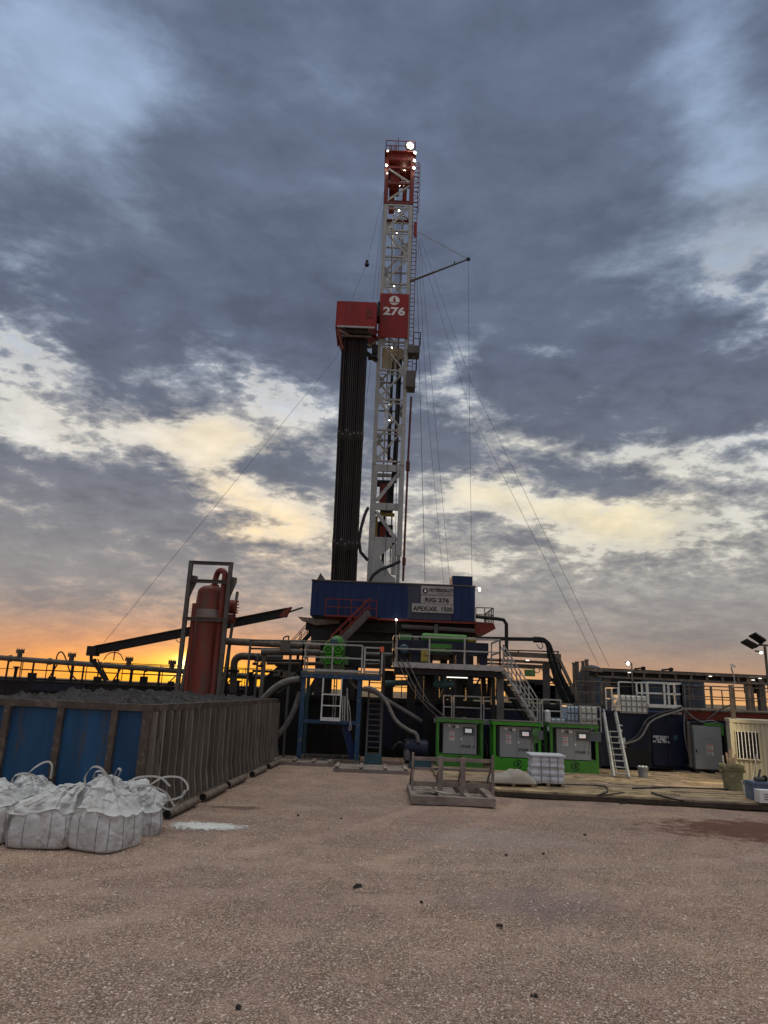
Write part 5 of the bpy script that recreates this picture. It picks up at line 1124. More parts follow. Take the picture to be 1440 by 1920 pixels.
pu=thing('transfer_pump','dark blue transfer pump half hidden in shade left of the first green cabinet','pump',(X(790,1420,28.8),28.8,0))
MB().lathe((X(782,1400,28.8),28.9,.75),[(.3,-.5),(.34,-.45),(.34,.4),(.2,.5)],18,(1,0,0)).build('pump_motor','navy',pu,smooth=True)
MB().box(X(768,1425,28.8),X(808,1425,28.8),28.6,29.3,0,.3).build('pump_base','teal',pu)
MB().lathe((X(764,1395,28.7),28.7,.3),[(.14,0),(.14,.4),(.08,.5),(.08,.7)],12).build('pump_inlet','greysteel',pu,smooth=True)
# ================= green cabinets =================
def warn(par,x,z,w_,h_,y):
    mb_p,mb_r,mb_k=MB(),MB(),MB(); mb_p.box(x,x+w_,y-.006,y-.001,z,z+h_); mb_r.box(x+.006,x+w_-.006,y-.010,y-.0065,z+h_*.78,z+h_*.95)
    for k in range(4): mb_k.box(x+.012,x+w_*(.9 if k%2 else .75),y-.010,y-.0065,z+h_*(.12+.15*k),z+h_*(.17+.15*k))
    mb_p.build('warning_label','sign',par); mb_r.build('label_band','inkred',par); mb_k.build('label_text','ink',par)
def cabinet(loc,rz,label,gm,openhmi,red):
    r=lthing('control_cabinet',label,'control cabinet',loc,rz,'green framed cabinets on the timber deck')
    W,D,H=1.82,1.25,1.93; w2=W/2
    for x in (-w2,w2-.10):
        for y in (0,D-.1): MB().box(x,x+.10,y,y+.10,.60,H-.12).build('frame_post',gm,r)
    MB().box(-w2-.03,w2+.03,-.05,D+.03,H-.118,H).build('roof_frame',gm,r)
    MB().box(-w2-.035,w2+.035,-.055,D+.035,H+.002,H+.03).build('roof_sheet','greysteel',r)
    MB().box(-w2,w2,0,D,.16,.598).box(-w2,-w2+.42,0,D,.0,.159).box(w2-.42,w2,0,D,.0,.159).box(-.25,.25,.0,D,0,.159).build('base_skid',gm,r)
    MB().box(-w2+.43,-.26,.05,D-.05,.01,.15).box(.26,w2-.43,.05,D-.05,.01,.15).build('fork_pocket','black',r)
    x0,x1=-w2+.26,w2-.24; xm=(x0+x1)/2; zb,zt=.62,H-.17
    MB().box(x0,x1,.16,.95,zb,zt).build('cabinet_body','cabdk',r)
    l=MB().box(x0+.01,xm-.006,.13,.158,zb+.01,zt-.01).build('door','cab',r); rr=MB().box(xm+.006,x1-.01,.13,.158,zb+.01,zt-.01).build('door','cab',r)
    warn(l,x0+.24,.62+.50,.20,.17,.13); warn(l,x0+.24,.62+.69,.20,.17,.13); MB().box(x0+.2,x0+.29,.124,.129,zt-.14,zt-.05).build('small_label','sign',l); MB().box(xm-.17,xm-.04,.124,.129,zt-.16,zt-.07).build('small_label','sign',l)
    MB().lathe((xm-.24,.13,zt-.12),[(.035,0),(.03,.05)],10,(0,-1,0)).bar((xm-.27,.07,zt-.09),(xm-.20,.07,zt-.16),.03).build('switch','black',l)
    MB().box(xm+.03,xm+.09,.118,.129,zt-.62,zt-.54).build('latch','sign',rr)
    hx0,hx1=xm+.10,x1-.09; hz0,hz1=zt-.42,zt-.10
    h=MB().box(hx0,hx1,.10,.129,hz0,hz1).build('display_housing','cabdk',rr)
    MB().box(hx0+.06,hx1-.07,.09,.099,hz0+.05,hz1-.04).build('display_bezel','black',h)
    sx0,sx1,sz0,sz1=hx0+.10,hx1-.11,hz0+.09,hz1-.08
    MB().box(sx0,sx1,.084,.089,sz0,sz1).build('screen','screen',h)
    m1=MB().box(sx0+.02,sx0+.10,.080,.0835,sz1-.04,sz1-.015).box(sx1-.09,sx1-.02,.080,.0835,sz1-.05,sz1-.02).box(sx0+.02,sx1-.04,.080,.0835,sz0+.06,sz0+.075); m1.build('screen_readout','screenw',h)
    if red: MB().box(sx0+.05,sx1-.03,.080,.0835,sz0+.01,sz0+.045).build('screen_alert','screenr',h)
    tx=MB(); text_mb(tx,'STAGE  3',((xm+x1)/2-.02,.128,zb+.24),(1,0,0),.105,.52,.004,bold=.03); tx.build('lettering','ink',rr)
    if openhmi:
        MB().bar((hx1,.09,(hz0+hz1)/2),(hx1+.38,-.22,(hz0+hz1)/2),.02,hz1-hz0).build('display_cover','cabdk',h)
    # round 3 emblem on the skid
    cx,cz=.02,.40
    e=MB()
    for k in range(3):
        t0=2*math.pi*k/3+.25; t1=t0+2*math.pi/3-.5; n=8
        for q in range(n):
            s0=t0+(t1-t0)*q/n; s1=t0+(t1-t0)*(q+1)/n
            e.prism([(cx+.13*math.cos(s0),-.010,cz+.13*math.sin(s0)),(cx+.165*math.cos(s0),-.010,cz+.165*math.sin(s0)),(cx+.165*math.cos(s1),-.010,cz+.165*math.sin(s1)),(cx+.13*math.cos(s1),-.010,cz+.13*math.sin(s1))],(0,.006,0))
    text_mb(e,'3',(cx,-.008,cz-.08),(1,0,0),.16,.12,.002,bold=.04); e.build('round_emblem','ink',r)
    # fittings and hoses on the right
    MB().path(curve([(w2-.05,.3,1.2),(w2+.12,.15,1.1),(w2+.18,.1,.8),(w2+.12,.12,.45),(w2+.0,.2,.35)],5),.02,6).build('cable','rubber',r)
    return r
gx=lambda px0,px1,Y:((X(px0,1440,Y)+X(px1,1440,Y))/2)
cabinet((gx(820,903,28.3),28.3,.0),R(-3),'first green framed cabinet from the left, duller paint, just behind the timber rack','green',False,False)
c2=cabinet((gx(929,1011,27.7),27.7,.0),R(-3),'middle green framed cabinet, brightest green, behind the tarp covered bundle','greenbright',True,True)
c3=cabinet((gx(1036,1120,27.7),27.7,.0),R(-3),'third green framed cabinet, with the white totes above it and the ladder to its right','green',True,True)
MB().lathe((.72,.0,1.55),[(.12,0),(.15,.02),(.15,.07),(.06,.08)],14,(0,-1,.1)).box(.62,.8,-.04,.06,1.2,1.75).build('green_fitting','greendk',c2)
# ================= timber deck =================
a=G(927,1491); b=G(1448,1519); zd_=.17
dkx0,dkx1=a.x,18.0; sl_=(b.y-a.y)/(b.x-a.x)
td=thing('timber_deck','broad deck of brown timber mats laid in front of the cabinets and trailer','timber deck',(9,25,0))
fy=lambda x:a.y+(x-a.x)*sl_
rs=random.Random(5)
rows=9; depth=8.4
for i in range(rows):
    x=-.0
    y0=i*depth/rows; xs_=[2.2 if i>1 else a.x]
    while xs_[-1]<dkx1: xs_.append(xs_[-1]+3.2+rs.random()*2.6)
    for x0_,x1_ in zip(xs_[:-1],xs_[1:]):
        m_=MB(); n=4; w_=depth/rows/n
        for k in range(n):
            yy=y0+k*w_; dz=rs.random()*.022; ex=rs.random()*.06
            q=[(x0_+.02+ex,yy+.012),(x1_-.02+ex,yy+.012),(x1_-.02+ex,yy+w_-.012),(x0_+.02+ex,yy+w_-.012)]
            vs=[(px_,fy(px_)+py_,z) for z in (0.0,zd_-.02+dz) for px_,py_ in q]
            m_.add(vs,[(0,3,2,1),(4,5,6,7),(0,1,5,4),(1,2,6,5),(2,3,7,6),(3,0,4,7)])
        m_.build('mat_board','deckwood' if rs.random()<.6 else 'wood',td)
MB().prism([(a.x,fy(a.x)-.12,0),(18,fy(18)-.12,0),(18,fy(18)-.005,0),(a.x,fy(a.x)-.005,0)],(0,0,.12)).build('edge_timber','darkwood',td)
MB().prism([(2.2,27.0,0),(3.7,26.0,0),(3.7,24.6,0),(2.2,24.6,0)],(0,0,.12)).build('end_board','wood',td)
# mats left
def matt(x0,x1,y0,y1,label,n=3):
    o=thing('timber_mat',label,'timber mat',((x0+x1)/2,(y0+y1)/2,0))
    for k in range(n):
        w_=(y1-y0)/n; MB().box(x0,x1,y0+k*w_+.01,y0+(k+1)*w_-.01,0,.13+.01*k).build('plank','woodgrey',o)
    for q in (.04,.36,.68,.95): xx=x0+(x1-x0)*q; MB().box(xx-.06,xx+.06,y0,y1,.165,.2).build('cross_plank','woodgrey',o)
matt(-1.45,1.3,26.4,27.9,'grey framed timber mat on the gravel in front of the ladder stair')
matt(-3.9,-1.6,28.0,28.9,'low timber mat at the foot of the blue frame next to the bins',2)
# ================= timber rack =================
tk=thing('timber_rack','weathered grey timber sled with upright posts and rails in front of the first cabinet','timber rack',(2.15,21,0))
p0,p1=G(770,1507),G(929,1513); bx0,bx1=p0.x,p1.x; by=p0.y
rs=random.Random(8)
MB().box(bx0,bx1,by,by+.16,0,.2).build('front_timber','woodgrey',tk)
MB().box(bx0+.02,bx1-.02,by+2.6,by+2.76,0,.2).build('rear_timber','woodgrey',tk)
for i,q in enumerate((.0,.34,.66,.93)):
    MB().box(bx0+(bx1-bx0)*q,bx0+(bx1-bx0)*q+.16,by+.165,by+2.59,.02,.21).build('runner','woodgrey',tk)
for i in range(9):
    y=by+.2+i*.27; MB().box(bx0+.18,bx1-.2-(.0 if i<5 else .7),y,y+.235,.03,.12+rs.random()*.01).build('floor_plank','woodgrey',tk)
ry=by+1.0
zt1=Z(850,1421,ry)
for px,wd,yo in ((773,.06,0),(825,.14,-.06),(867,.14,-.06),(924,.07,0)):
    x=X(px,1470,ry); MB().box(x-wd/2,x+wd/2,ry+yo-.05,ry+yo+.05,.12,zt1+(.10 if wd<.1 else .03)).build('upright','woodgrey',tk)
    MB().bar((x,ry+.05,zt1-.1),(x,ry+1.3,.2),.05).build('rear_strut','woodgrey',tk)
xa_,xb_=X(773,1470,ry),X(924,1470,ry)
for z,h in ((zt1-.06,.1),(zt1-.33,.07),(Z(850,1472,ry),.12)): MB().box(xa_,xb_,ry+.055,ry+.11,z-h/2,z+h/2).build('rail','woodgrey',tk)
MB().prism([(bx0+.9,by+.4,.22),(bx0+1.2,by+.4,.22),(bx0+.6,by+1.4,.22),(bx0+.4,by+1.4,.22)],(0,0,.02)).build('pale_board','tarp',tk)
# ================= goods on deck =================
# wrapped stack
def wrapped(loc,rz,w_,d_,h,label):
    r=lthing('wrapped_tote',label,'wrapped pallet',loc,rz)
    mb=MB(); nx,nz=26,22; vs=[]
    per=[]
    for i in range(nx*4):
        s_,t=divmod(i,nx); t=t/nx
        per.append({0:(-w_/2+w_*t,-d_/2),1:(w_/2,-d_/2+d_*t),2:(w_/2-w_*t,d_/2),3:(-w_/2,d_/2-d_*t)}[s_])
    for j in range(nz+1):
        z=.1+(h-.1)*j/nz
        for x,y in per:
            p=Vector((x*3,y*3,z*3)); b_=.018*math.cos(z/h*math.pi*9)+.03*NZ.fractal(p*1.2,1,2,4); L_=Vector((x,y,0)).normalized(); vs.append((x+L_.x*b_,y+L_.y*b_,z))
    n=nx*4; fs=[(j*n+i,j*n+(i+1)%n,(j+1)*n+(i+1)%n,(j+1)*n+i) for j in range(nz) for i in range(n)]+[tuple(range(n-1,-1,-1)),tuple(range(nz*n,(nz+1)*n))]
    mb.add(vs,fs).build('wrapped_goods','wrap',r,smooth=True)
    MB().box(-w_/2-.06,w_/2+.06,-d_/2-.06,d_/2+.06,h+.005,h+.045).build('cover_sheet','wrap',r)
    for q in (-.22,.05,.3): MB().box(w_*q-.012,w_*q+.012,-d_/2-.045,-d_/2-.035,.1,h).build('strap','inkgrey',r)
    for z in (.35,.65): MB().box(-w_/2,w_/2,-d_/2-.05,-d_/2-.04,h*z-.008,h*z+.008).build('strap','inkgrey',r)
    for x in (-w_/2+.05,0,w_/2-.05): MB().box(x-.05,x+.05,-d_/2,d_/2,-.0,.095).build('pallet_block','wood',r)
    return r
g_=G(1030,1475,zd_); wrapped((g_.x,g_.y+.45,zd_),R(-4),1.0,.95,.90,'shrink wrapped white stack on a pallet in front of the third green cabinet')
g_=G(963,1475,zd_)
tb=thing('tarp_bundle','low lumpy bundle under a beige sheet on a pallet, before the middle cabinet','covered bundle',(g_.x,g_.y+.4,zd_))
mb=MB(); nx,ny=60,34; vs=[]
for i in range(nx+1):
    for j in range(ny+1):
        u=i/nx*2-1; v=j/ny*2-1; e=max(0,1-abs(u)**5)*max(0,1-abs(v)**3.5)
        h=e**.5*(.25+.06*math.sin(u*3.2+.8)+.10*NZ.noise(Vector((u*1.7,v*1.7,3)))+.05*(.4-abs(NZ.noise(Vector((u*3,v*2.2,8)))))*2+.015*NZ.noise(Vector((u*8,v*6,1))))
        vs.append((g_.x+u*.74*(1+.05*NZ.noise(Vector((v*3,0,0)))),g_.y+.45+v*.5,zd_+.10+max(0,h)))
mb.add(vs,[(i*(ny+1)+j,(i+1)*(ny+1)+j,(i+1)*(ny+1)+j+1,i*(ny+1)+j+1) for i in range(nx) for j in range(ny)]).build('cover_sheet','tarp',tb,smooth=True)
MB().box(g_.x-.68,g_.x+.68,g_.y+.0,g_.y+.9,zd_+.06,zd_+.098).box(g_.x-.66,g_.x-.56,g_.y,g_.y+.9,zd_,zd_+.058).box(g_.x-.05,g_.x+.05,g_.y,g_.y+.9,zd_,zd_+.058).box(g_.x+.56,g_.x+.66,g_.y,g_.y+.9,zd_,zd_+.058).build('pallet','wood',tb)
# totes
def tote(px0,py0,px1,py1,Y,d,label,m='tote',cage=True):
    a_=P(px0,py1,Y); b_=P(px1,py0,Y); cx=(a_.x+b_.x)/2; w_=b_.x-a_.x; h=b_.z-a_.z
    r=thing('plastic_tote',label,'plastic tote',(cx,Y,a_.z),'pale plastic totes above the cabinets')
    mb=MB(); nx=5 if w_>.9 else 3; nz=3
    MB().box(a_.x+.03,b_.x-.03,Y+.04,Y+d,a_.z+.02,b_.z-.02).build('tank_shell',m,r)
    for i in range(nx):
        for k in range(nz):
            xx0=a_.x+.04+(w_-.08)*i/nx; xx1=a_.x+.04+(w_-.08)*(i+1)/nx; zz0=a_.z+.03+(h-.06)*k/nz; zz1=a_.z+.03+(h-.06)*(k+1)/nz
            cxx,czz=(xx0+xx1)/2,(zz0+zz1)/2
            vs=[(xx0+.012,Y+.038,zz0+.012),(xx1-.012,Y+.038,zz0+.012),(xx1-.012,Y+.038,zz1-.012),(xx0+.012,Y+.038,zz1-.012)]
            vs+=[(cxx+(v[0]-cxx)*.65,Y-.01,czz+(v[2]-czz)*.65) for v in vs]
            mb.add(vs,[(4,5,6,7),(0,1,5,4),(1,2,6,5),(2,3,7,6),(3,0,4,7)])
    mb.build('moulded_bulge',m,r)
    if cage:
        mb=MB()
        for i in range(nx+1): x=a_.x+.04+(w_-.08)*i/nx; mb.bar((x,Y-.025,a_.z),(x,Y-.025,b_.z),.016)
        for k in range(nz+1): z=a_.z+.01+(h-.02)*k/nz; mb.bar((a_.x,Y-.028,z),(b_.x,Y-.028,z),.016)
        mb.build('cage','greysteel',r)
    return r
tote(1062,1323,1086,1368,30.3,1.0,'bluish plastic tote left of the cream one above the third cabinet',mat('bluish plastic',(.30,.36,.42),.4,var=.1,dirt=(.42,.42,.40),dsc=2,damt=.3))
tote(1088,1324,1121,1368,30.1,1.0,'cream plastic tote right of the bluish one above the third cabinet')
tote(1032,1347,1062,1369,30.4,.9,'lowest short pale tote, just left of the bluish one',mat('pale blue plastic',(.42,.47,.50),.4,var=.1))
tote(1163,1304,1214,1337,30.5,1.0,'wide white tote standing on the dark blue container beside the white rail platform')
tp=thing('tote_shelf','pale steel shelf behind the third cabinet carrying two plastic totes and a rail','shelf',(X(1075,1372,30.2),30.2,0))
MB().box(X(1030,1370,30),X(1125,1370,30),30.05,31.4,Z(1075,1371,30)-.1,Z(1075,1371,30)).build('shelf_plate','rail',tp)
for px in (1045,1122): x=X(px,1400,30.2); MB().box(x-.05,x+.05,30.2,30.3,0,Z(1075,1371,30)-.105).build('shelf_leg','dark',tp)
railing(tp,[(X(1089,1370,29.98),29.98,Z(1075,1371,30)),(X(1127,1370,29.98),29.98,Z(1075,1371,30))],1.02,'rail',1.0,.028)
# ================= right side =================
ct=thing('storage_container','dark blue steel container with a white lettered door behind the leaning ladder','container',(X(1215,1450,30.6),31.5,.1))
CY=30.6; cx0,cx1=X(1120,1400,CY),X(1288,1400,CY); cz=Z(1215,1336,CY)
MB().box(cx0,cx1,CY,CY+3,.2,cz).build('container_body','navy',ct)
MB().box(cx0,cx1,CY-.04,CY-.005,cz-.12,cz+.02).build('top_frame','navy',ct)
MB().box(X(1178,1400,CY),X(1221,1400,CY),CY-.02,CY-.004,.28,Z(1200,1407,CY)).build('dark_recess','black',ct)
dx0,dx1=X(1224,1400,CY-.1),X(1286,1400,CY-.1)
d=MB().box(dx0,dx1,CY-.10,CY-.042,.3,cz-.16).build('container_door','navy',ct)
MB().box(dx0+.03,dx1-.03,CY-.13,CY-.102,.32,.40).build('door_kick_rail','navy',d)
for x in (dx0+.62,dx1-.08): MB().tube((x,CY-.13,.4),(x,CY-.13,cz-.25),.018,6).build('lock_rod','navy',d)
MB().cbox((X(1266,1383,CY-.12),CY-.13,Z(1266,1383,CY)),.16,.05,.2).build('lock_box','teal',d)
mb=MB(); yT=CY-.105
for k,(s_,w_) in enumerate((('KEEP DOOR',.66),('CLOSED',.42),('AT ALL TIMES.',.72))):
    text_mb(mb,s_,(X(1239.5,1385,yT),yT,Z(1239,1383.5+k*4.6,yT)),(1,0,0),.088,w_,.003,bold=.02)
mb.build('door_lettering','textw',d)
mb=MB(); text_mb(mb,'306-123',(X(1270,1338,yT),CY-.045,Z(1270,1339.5,yT)),(1,0,0),.085,.42,.003,bold=.03); mb.build('unit_number','textw',ct)
for (px,py,wd,h) in ((1166,1388,.28,.2),(1168,1397,.26,.2),(1163,1360,.16,.05),(1163,1370,.14,.12)):
    MB().cbox((X(px,py,CY-.06),CY-.05,Z(px,py,CY-.06)),wd,.09,h).build('junction_box','sign',ct)
MB().lathe((X(1176,1396,CY-.12),CY-.1,Z(1176,1396,CY)),[(.07,0),(.09,.01),(.09,.05),(.05,.06)],12,(0,-1,0)).build('round_port','black',ct)
# white rail platform on top
wp=thing('white_rail_basket','white railed basket standing on the container roof right of the wide tote','railed basket',(X(1247,1328,30.3),30.8,cz))
bx0_,bx1_=X(1216,1320,30.3),X(1279,1325,30.3); zb0=Z(1247,1327,30.3)
MB().box(bx0_,bx1_,30.3,30.36,zb0,zb0+.13).box(bx0_,bx1_,30.37,31.7,zb0-.02,zb0+.03).build('kick_board','white',wp)
railing(wp,[(bx0_,30.32,zb0+.1),(bx1_,30.32,zb0+.1),(bx1_,31.6,zb0+.1)],.92,'white',.75,.035)
railing(wp,[(bx0_,31.6,zb0+.1),(bx0_,30.32,zb0+.1)],.92,'white',.75,.03)
lr=thing('tote_guard','thin white guard rail around and behind the wide tote on the container roof','guard rail',(X(1185,1337,30.4),30.4,cz))
railing(lr,[(X(1160,1330,30.4),32.0,cz+.02),(X(1160,1337,30.4),30.35,cz+.02)],.95,'white',.8,.025); railing(lr,[(X(1162,1330,32),32.0,cz+.02),(X(1214,1330,32),32.0,cz+.02)],1.25,'white',.9,.022)
# ladder
def ladder(a0,a1,b0,b1,label,n=8):
    r=thing('leaning_ladder',label,'ladder',tuple((Vector(a0)+Vector(b0))/2))
    for p,q in ((a0,a1),(b0,b1)): MB().bar(p,q,.07,.13,(0,1,0)).build('stringer','rail',r)
    for i in range(n):
        t=(i+.6)/(n+3.2); MB().bar(Vector(a0).lerp(Vector(a1),t),Vector(b0).lerp(Vector(b1),t),.16,.03).build('rung','rail',r)
    return r
lz=zd_
A0,B0=G(1151,1457,lz),G(1179,1460,lz); A1,B1=P(1132,1336,30.3),P(1154,1336,30.3)
ld=ladder(A0,A1,B0,B1,'pale worn steel ladder leaning between the third cabinet and the container door')
MB().bar(P(1143,1372,29.3),P(1158,1460,28.3),.035).bar(P(1137,1372,29.3),P(1132,1330,30.2),.04).build('hand_rail','rail',ld)
# long mud tank on the right with brown rails
rt=thing('red_edged_tank','long blue tank with dark red edge and brown railings behind the trailer','tank',(16,33.5,0))
TX0,TX1=X(1085,1330,32.2),30
MB().box(cx1+.1,TX1,32.2,36,0,2.45).box(TX0,cx1+.1,33.7,36,0,2.45).build('tank_body','blue',rt)
MB().box(cx1,TX1,32.0,32.19,2.2,2.62).build('red_edge','redsteel',rt)
MB().box(TX0,TX1,33.0,33.3,2.63,2.7).build('walk_plate','greysteel',rt)
MB().tube((cx1,31.9,2.62),(TX1,31.9,2.60),.07,8).build('edge_pipe','brownsteel',rt)
xs2=[X(p_,1320,33.2) for p_ in (1085,1125,1160,1290,1335,1366)]+[X(1370,1320,33.2)]
for a_,b_ in ((1080,1128),(1130,1160),(1285,1334),(1336,1375),(1378,1412),(1414,1460)):
    railing(rt,[(X(a_,1320,33.1),33.1,2.7),(X(b_,1320,33.1),33.1,2.7)],1.0,'brownsteel',.85,.026)
railing(rt,[(X(1080,1320,36),35.8,2.6),(X(1460,1320,36),35.8,2.6)],1.0,'brownsteel',1.4,.022)
# overhead beam walkway
ob=thing('overhead_beam','long brown overhead walkway beam on steel legs crossing in front of the tall tanks','overhead beam',(X(1270,1300,35),35.4,0))
oa,oe=P(1118,1256,35),P(1500,1273,35)
MB().bar(oa,oe+Vector((0,0,0)),.25,.12).bar(oa-Vector((0,0,.32)),oe-Vector((0,0,.32)),.25,.10).build('beam_flange','brownsteel',ob)
MB().bar(oa+Vector((0,.1,-.16)),oe+Vector((0,.1,-.16)),.05,.2).bar(oa+Vector((0,1.1,-.1)),oe+Vector((0,1.1,-.1)),.2,.5).build('beam_web','dark',ob)
for i in range(14): q=oa.lerp(oe,i/13); MB().box(q.x-.05,q.x+.05,34.9,35.02,q.z-.26,q.z-.07).build('stiffener','brownsteel',ob)
MB().bar(P(1095,1253.5,34.6),P(1124,1257,34.9),.5,.2).build('beam_end','brownsteel',ob)
for px,wd,m_ in ((1136,.34,'greysteel'),(1111,.18,'brownsteel'),(1402,.24,'wood'),(1425,.3,'brownsteel'),(1193,.12,'dark'),(1200,.12,'dark')):
    q=P(px,1268,35.1); MB().box(q.x-wd/2,q.x+wd/2,35.0,35.3,0,q.z).build('beam_leg',m_,ob)
MB().box(X(1405,1300,35.3),X(1420,1300,35.3),35.3,35.8,Z(1410,1300,35.3),Z(1410,1282,35.3)).build('dark_panel','dark',ob)
for px,py in ((1180,1261),(1332,1268),(1412,1275),(1425,1272)): MB().cbox(P(px,py,34.8),.12,.08,.035).build('small_lamp','lampdim',ob)
for a_,b_ in (((1190,1254),(1206,1253)),((1241,1256),(1258,1255))): MB().bar(P(*a_,35),P(*b_,35),.12,.08).lathe(P(*b_,35),[(.09,-.1),(.09,.1)],10,(0,-1,0)).build('pipe_stub','dark',ob)
# tall tanks
def tall(px0,px1,ytop,Y,label,m,dome=.0,rib=None):
    x0_,x1_=X(px0,1300,Y),X(px1,1300,Y); r=(x1_-x0_)/2; zt2=Z((px0+px1)/2,ytop,Y); cx=(x0_+x1_)/2
    t=thing('upright_tank',label,'storage tank',(cx,Y,0),'tall upright tanks on the right')
    pr=[(r,0),(r,zt2-dome)]; 
    if dome: pr+=[(r*.86,zt2-dome*.55),(r*.6,zt2-dome*.2),(r*.3,zt2-.03),(.02,zt2)]
    MB().lathe((cx,Y+r,0),pr,40).build('tank_shell',m,t,smooth=True)
    for k in range(3): MB().lathe((cx,Y+r,1.2+k*1.3),[(r+.01,0),(r+.03,.02),(r+.03,.08),(r+.01,.1)],40).build('hoop',m,t)
    if rib: x=X(rib,1300,Y); MB().box(x-.08,x+.08,Y+.0,Y+.2,0,zt2-.2).build('level_gauge','greysteel',t)
    return t
tall(1094,1142,1246,39,'domed slate tank at the left end under the glowing beam end','tank',.5)
tall(1152,1206,1262,41.5,'dark tank behind the wide white tote, second from the left','dark',0)
tall(1208,1268,1262,40,'grey blue tank behind the white railed basket','tank',0,1245)
tall(1266,1334,1264,39.5,'rightmost and widest slate blue tank under the overhead beam','tank',0,1293)
vp=[]
for px,yt in ((1076,1243),(1082,1241),(1093,1240),(1100,1237)):
    q=P(px,yt,36.5); o=MB().tube((q.x,36.5,0),(q.x,36.5,q.z),.09,10); o.lathe((q.x,36.5,q.z-.05),[(.11,0),(.11,.07)],10)
    tag(o.build('vent_stack','brownsteel',smooth=True),'slim dark vertical vent pipe in the row of four left of the domed tank','vent pipe','four vent pipes by the domed tank')
# lamp pole, antenna mast, light tower
lp=thing('lamp_post','thin post with a single lit lamp standing behind the wide white tote','lamp post',(X(1184,1337,31.8),31.8,2.5))
q=P(1182,1243,31.8); MB().tube((q.x+.05,31.8,2.45),(q.x+.05,31.8,q.z),.035,8).bar((q.x+.05,31.8,q.z-.08),(q.x-.06,31.7,q.z+.02),.05).build('post','greysteel',lp)
flood(lp,P(1177.5,1244,31.6),.085,(-.6,-1,-.25),'lampw',12)
am=thing('antenna_post','yellowish post with a thin white pole and flat white antenna panel beside the trailer','antenna',(X(1378,1400,27.5),27.5,0))
q=P(1370,1284,27.5); MB().box(q.x-.07,q.x+.07,27.45,27.55,0,q.z).build('post','wood',am)
q2=P(1368,1252,27.4); MB().path([(q.x+.02,27.4,q.z-.1),(q.x+.12,27.4,q.z+.12),(q.x+.1,27.4,q.z+.35),(q2.x+.06,27.4,q2.z)],.025,8).build('thin_pole','rail',am)
MB().prism([P(1370,1245,27.3),P(1374,1244,27.3),P(1381,1251,27.3),P(1372,1252,27.3)],(0,.04,0)).build('antenna_panel','sign',am)
lt=thing('light_tower','light tower mast with two angled LED heads at the right edge','light tower',(X(1447,1400,24.5),24.5,0))
q=P(1434,1212,24.5); MB().tube((q.x,24.5,0),(q.x,24.5,q.z),.055,10,.045).bar(P(1423,1209,24.5),(q.x+.6,24.5,q.z+.02),.06).build('mast_pole','greysteel',lt)
for (cx_,cy_,a_) in ((1406,1208,.42),(1421,1197,.50)):
    c=P(cx_,cy_,24.4); d_=Vector((math.cos(a_),.25,-math.sin(a_)*.95)).normalized(); n_=Vector((0,1,0)).cross(d_).normalized()
    h=MB().bar(c-d_*.27,c+d_*.24,.28,.06,(-.2,.3,1)).build('lamp_head','black',lt)
    for k in range(5): MB().bar(c-d_*(.22-.1*k)+Vector((0,0,.035)),c-d_*(.20-.1*k)+Vector((0,0,.05)),.36,.02,(-.2,.3,1)).build('cooling_fin','black',h)
    MB().bar(c+d_*.25,P(1425,1208,24.45),.05).build('bracket','dark',lt)
flood(lt,P(1427,1224,24.3),.07,(-.5,-1,-.8),'lampdim',0)
tl=bpy.data.lights.new('tower_light','SPOT'); tl.energy=900; tl.color=(1,.83,.5); tl.spot_size=R(75); tl.spot_blend=.8; tl.shadow_soft_size=.12
to=bpy.data.objects.new('tower_light',tl); COL.objects.link(to); to.location=P(1427,1226,24.1); to.rotation_euler=(Vector((1427*0+11.2,26.5,0))-to.location).to_track_quat('-Z','Y').to_euler()
# grey panel on a pallet with its pipes and cables
gp2=lthing('electric_panel','tall grey electrical panel with a green corner left of the cream trailer','electrical panel',((X(1303,1450,30)+X(1349,1450,30))/2,29.6,zd_),R(-4))
MB().box(-.66,.72,.25,1.0,.12,1.98).build('panel_frame','dark',gp2)
MB().box(-.62,.5,0,.26,.14,1.84).build('panel_box','cab',gp2); 
pd=MB().box(-.60,.48,-.03,-.003,.16,1.82).build('panel_door','cab',gp2)
warn(pd,-.14,.92,.26,.18,-.03); warn(pd,-.14,.70,.26,.18,-.03)
mb=MB(); text_mb(mb,'STAGE  3',(-.02,-.034,1.30),(1,0,0),.075,.42,.003,bold=.01); mb.build('lettering','inkgrey',pd)
MB().cbox((-.55,-.045,.85),.05,.03,.1).build('handle','black',pd)
MB().box(-.1,.55,-.02,.24,1.845,1.95).box(.505,.60,-.02,.24,1.5,1.95).build('green_corner','green',gp2)
MB().tube((-.78,.05,.2),(-.78,.05,2.0),.07,10).tube((-.78,.05,.55),(-.78,.05,.62),.09,10).build('side_pipe','greysteel',gp2,smooth=True)
mb=MB()
for x in (-.7,-.1,.5): mb.box(x,x+.2,-.1,1.0,0,.115)
mb.build('pallet_foot','black',gp2)
MB().box(.62,.70,.0,.2,.2,1.9).build('cable_rail','dark',gp2)
for i in range(6):
    z=.35+i*.26; MB().path(curve([(.66,.0,z+.1),(.85,-.15,z+.14),(1.0,-.2,z),(.88,-.15,z-.1),(.7,0,z-.05)],5),.018,5).build('cable_loop','rubber',gp2)
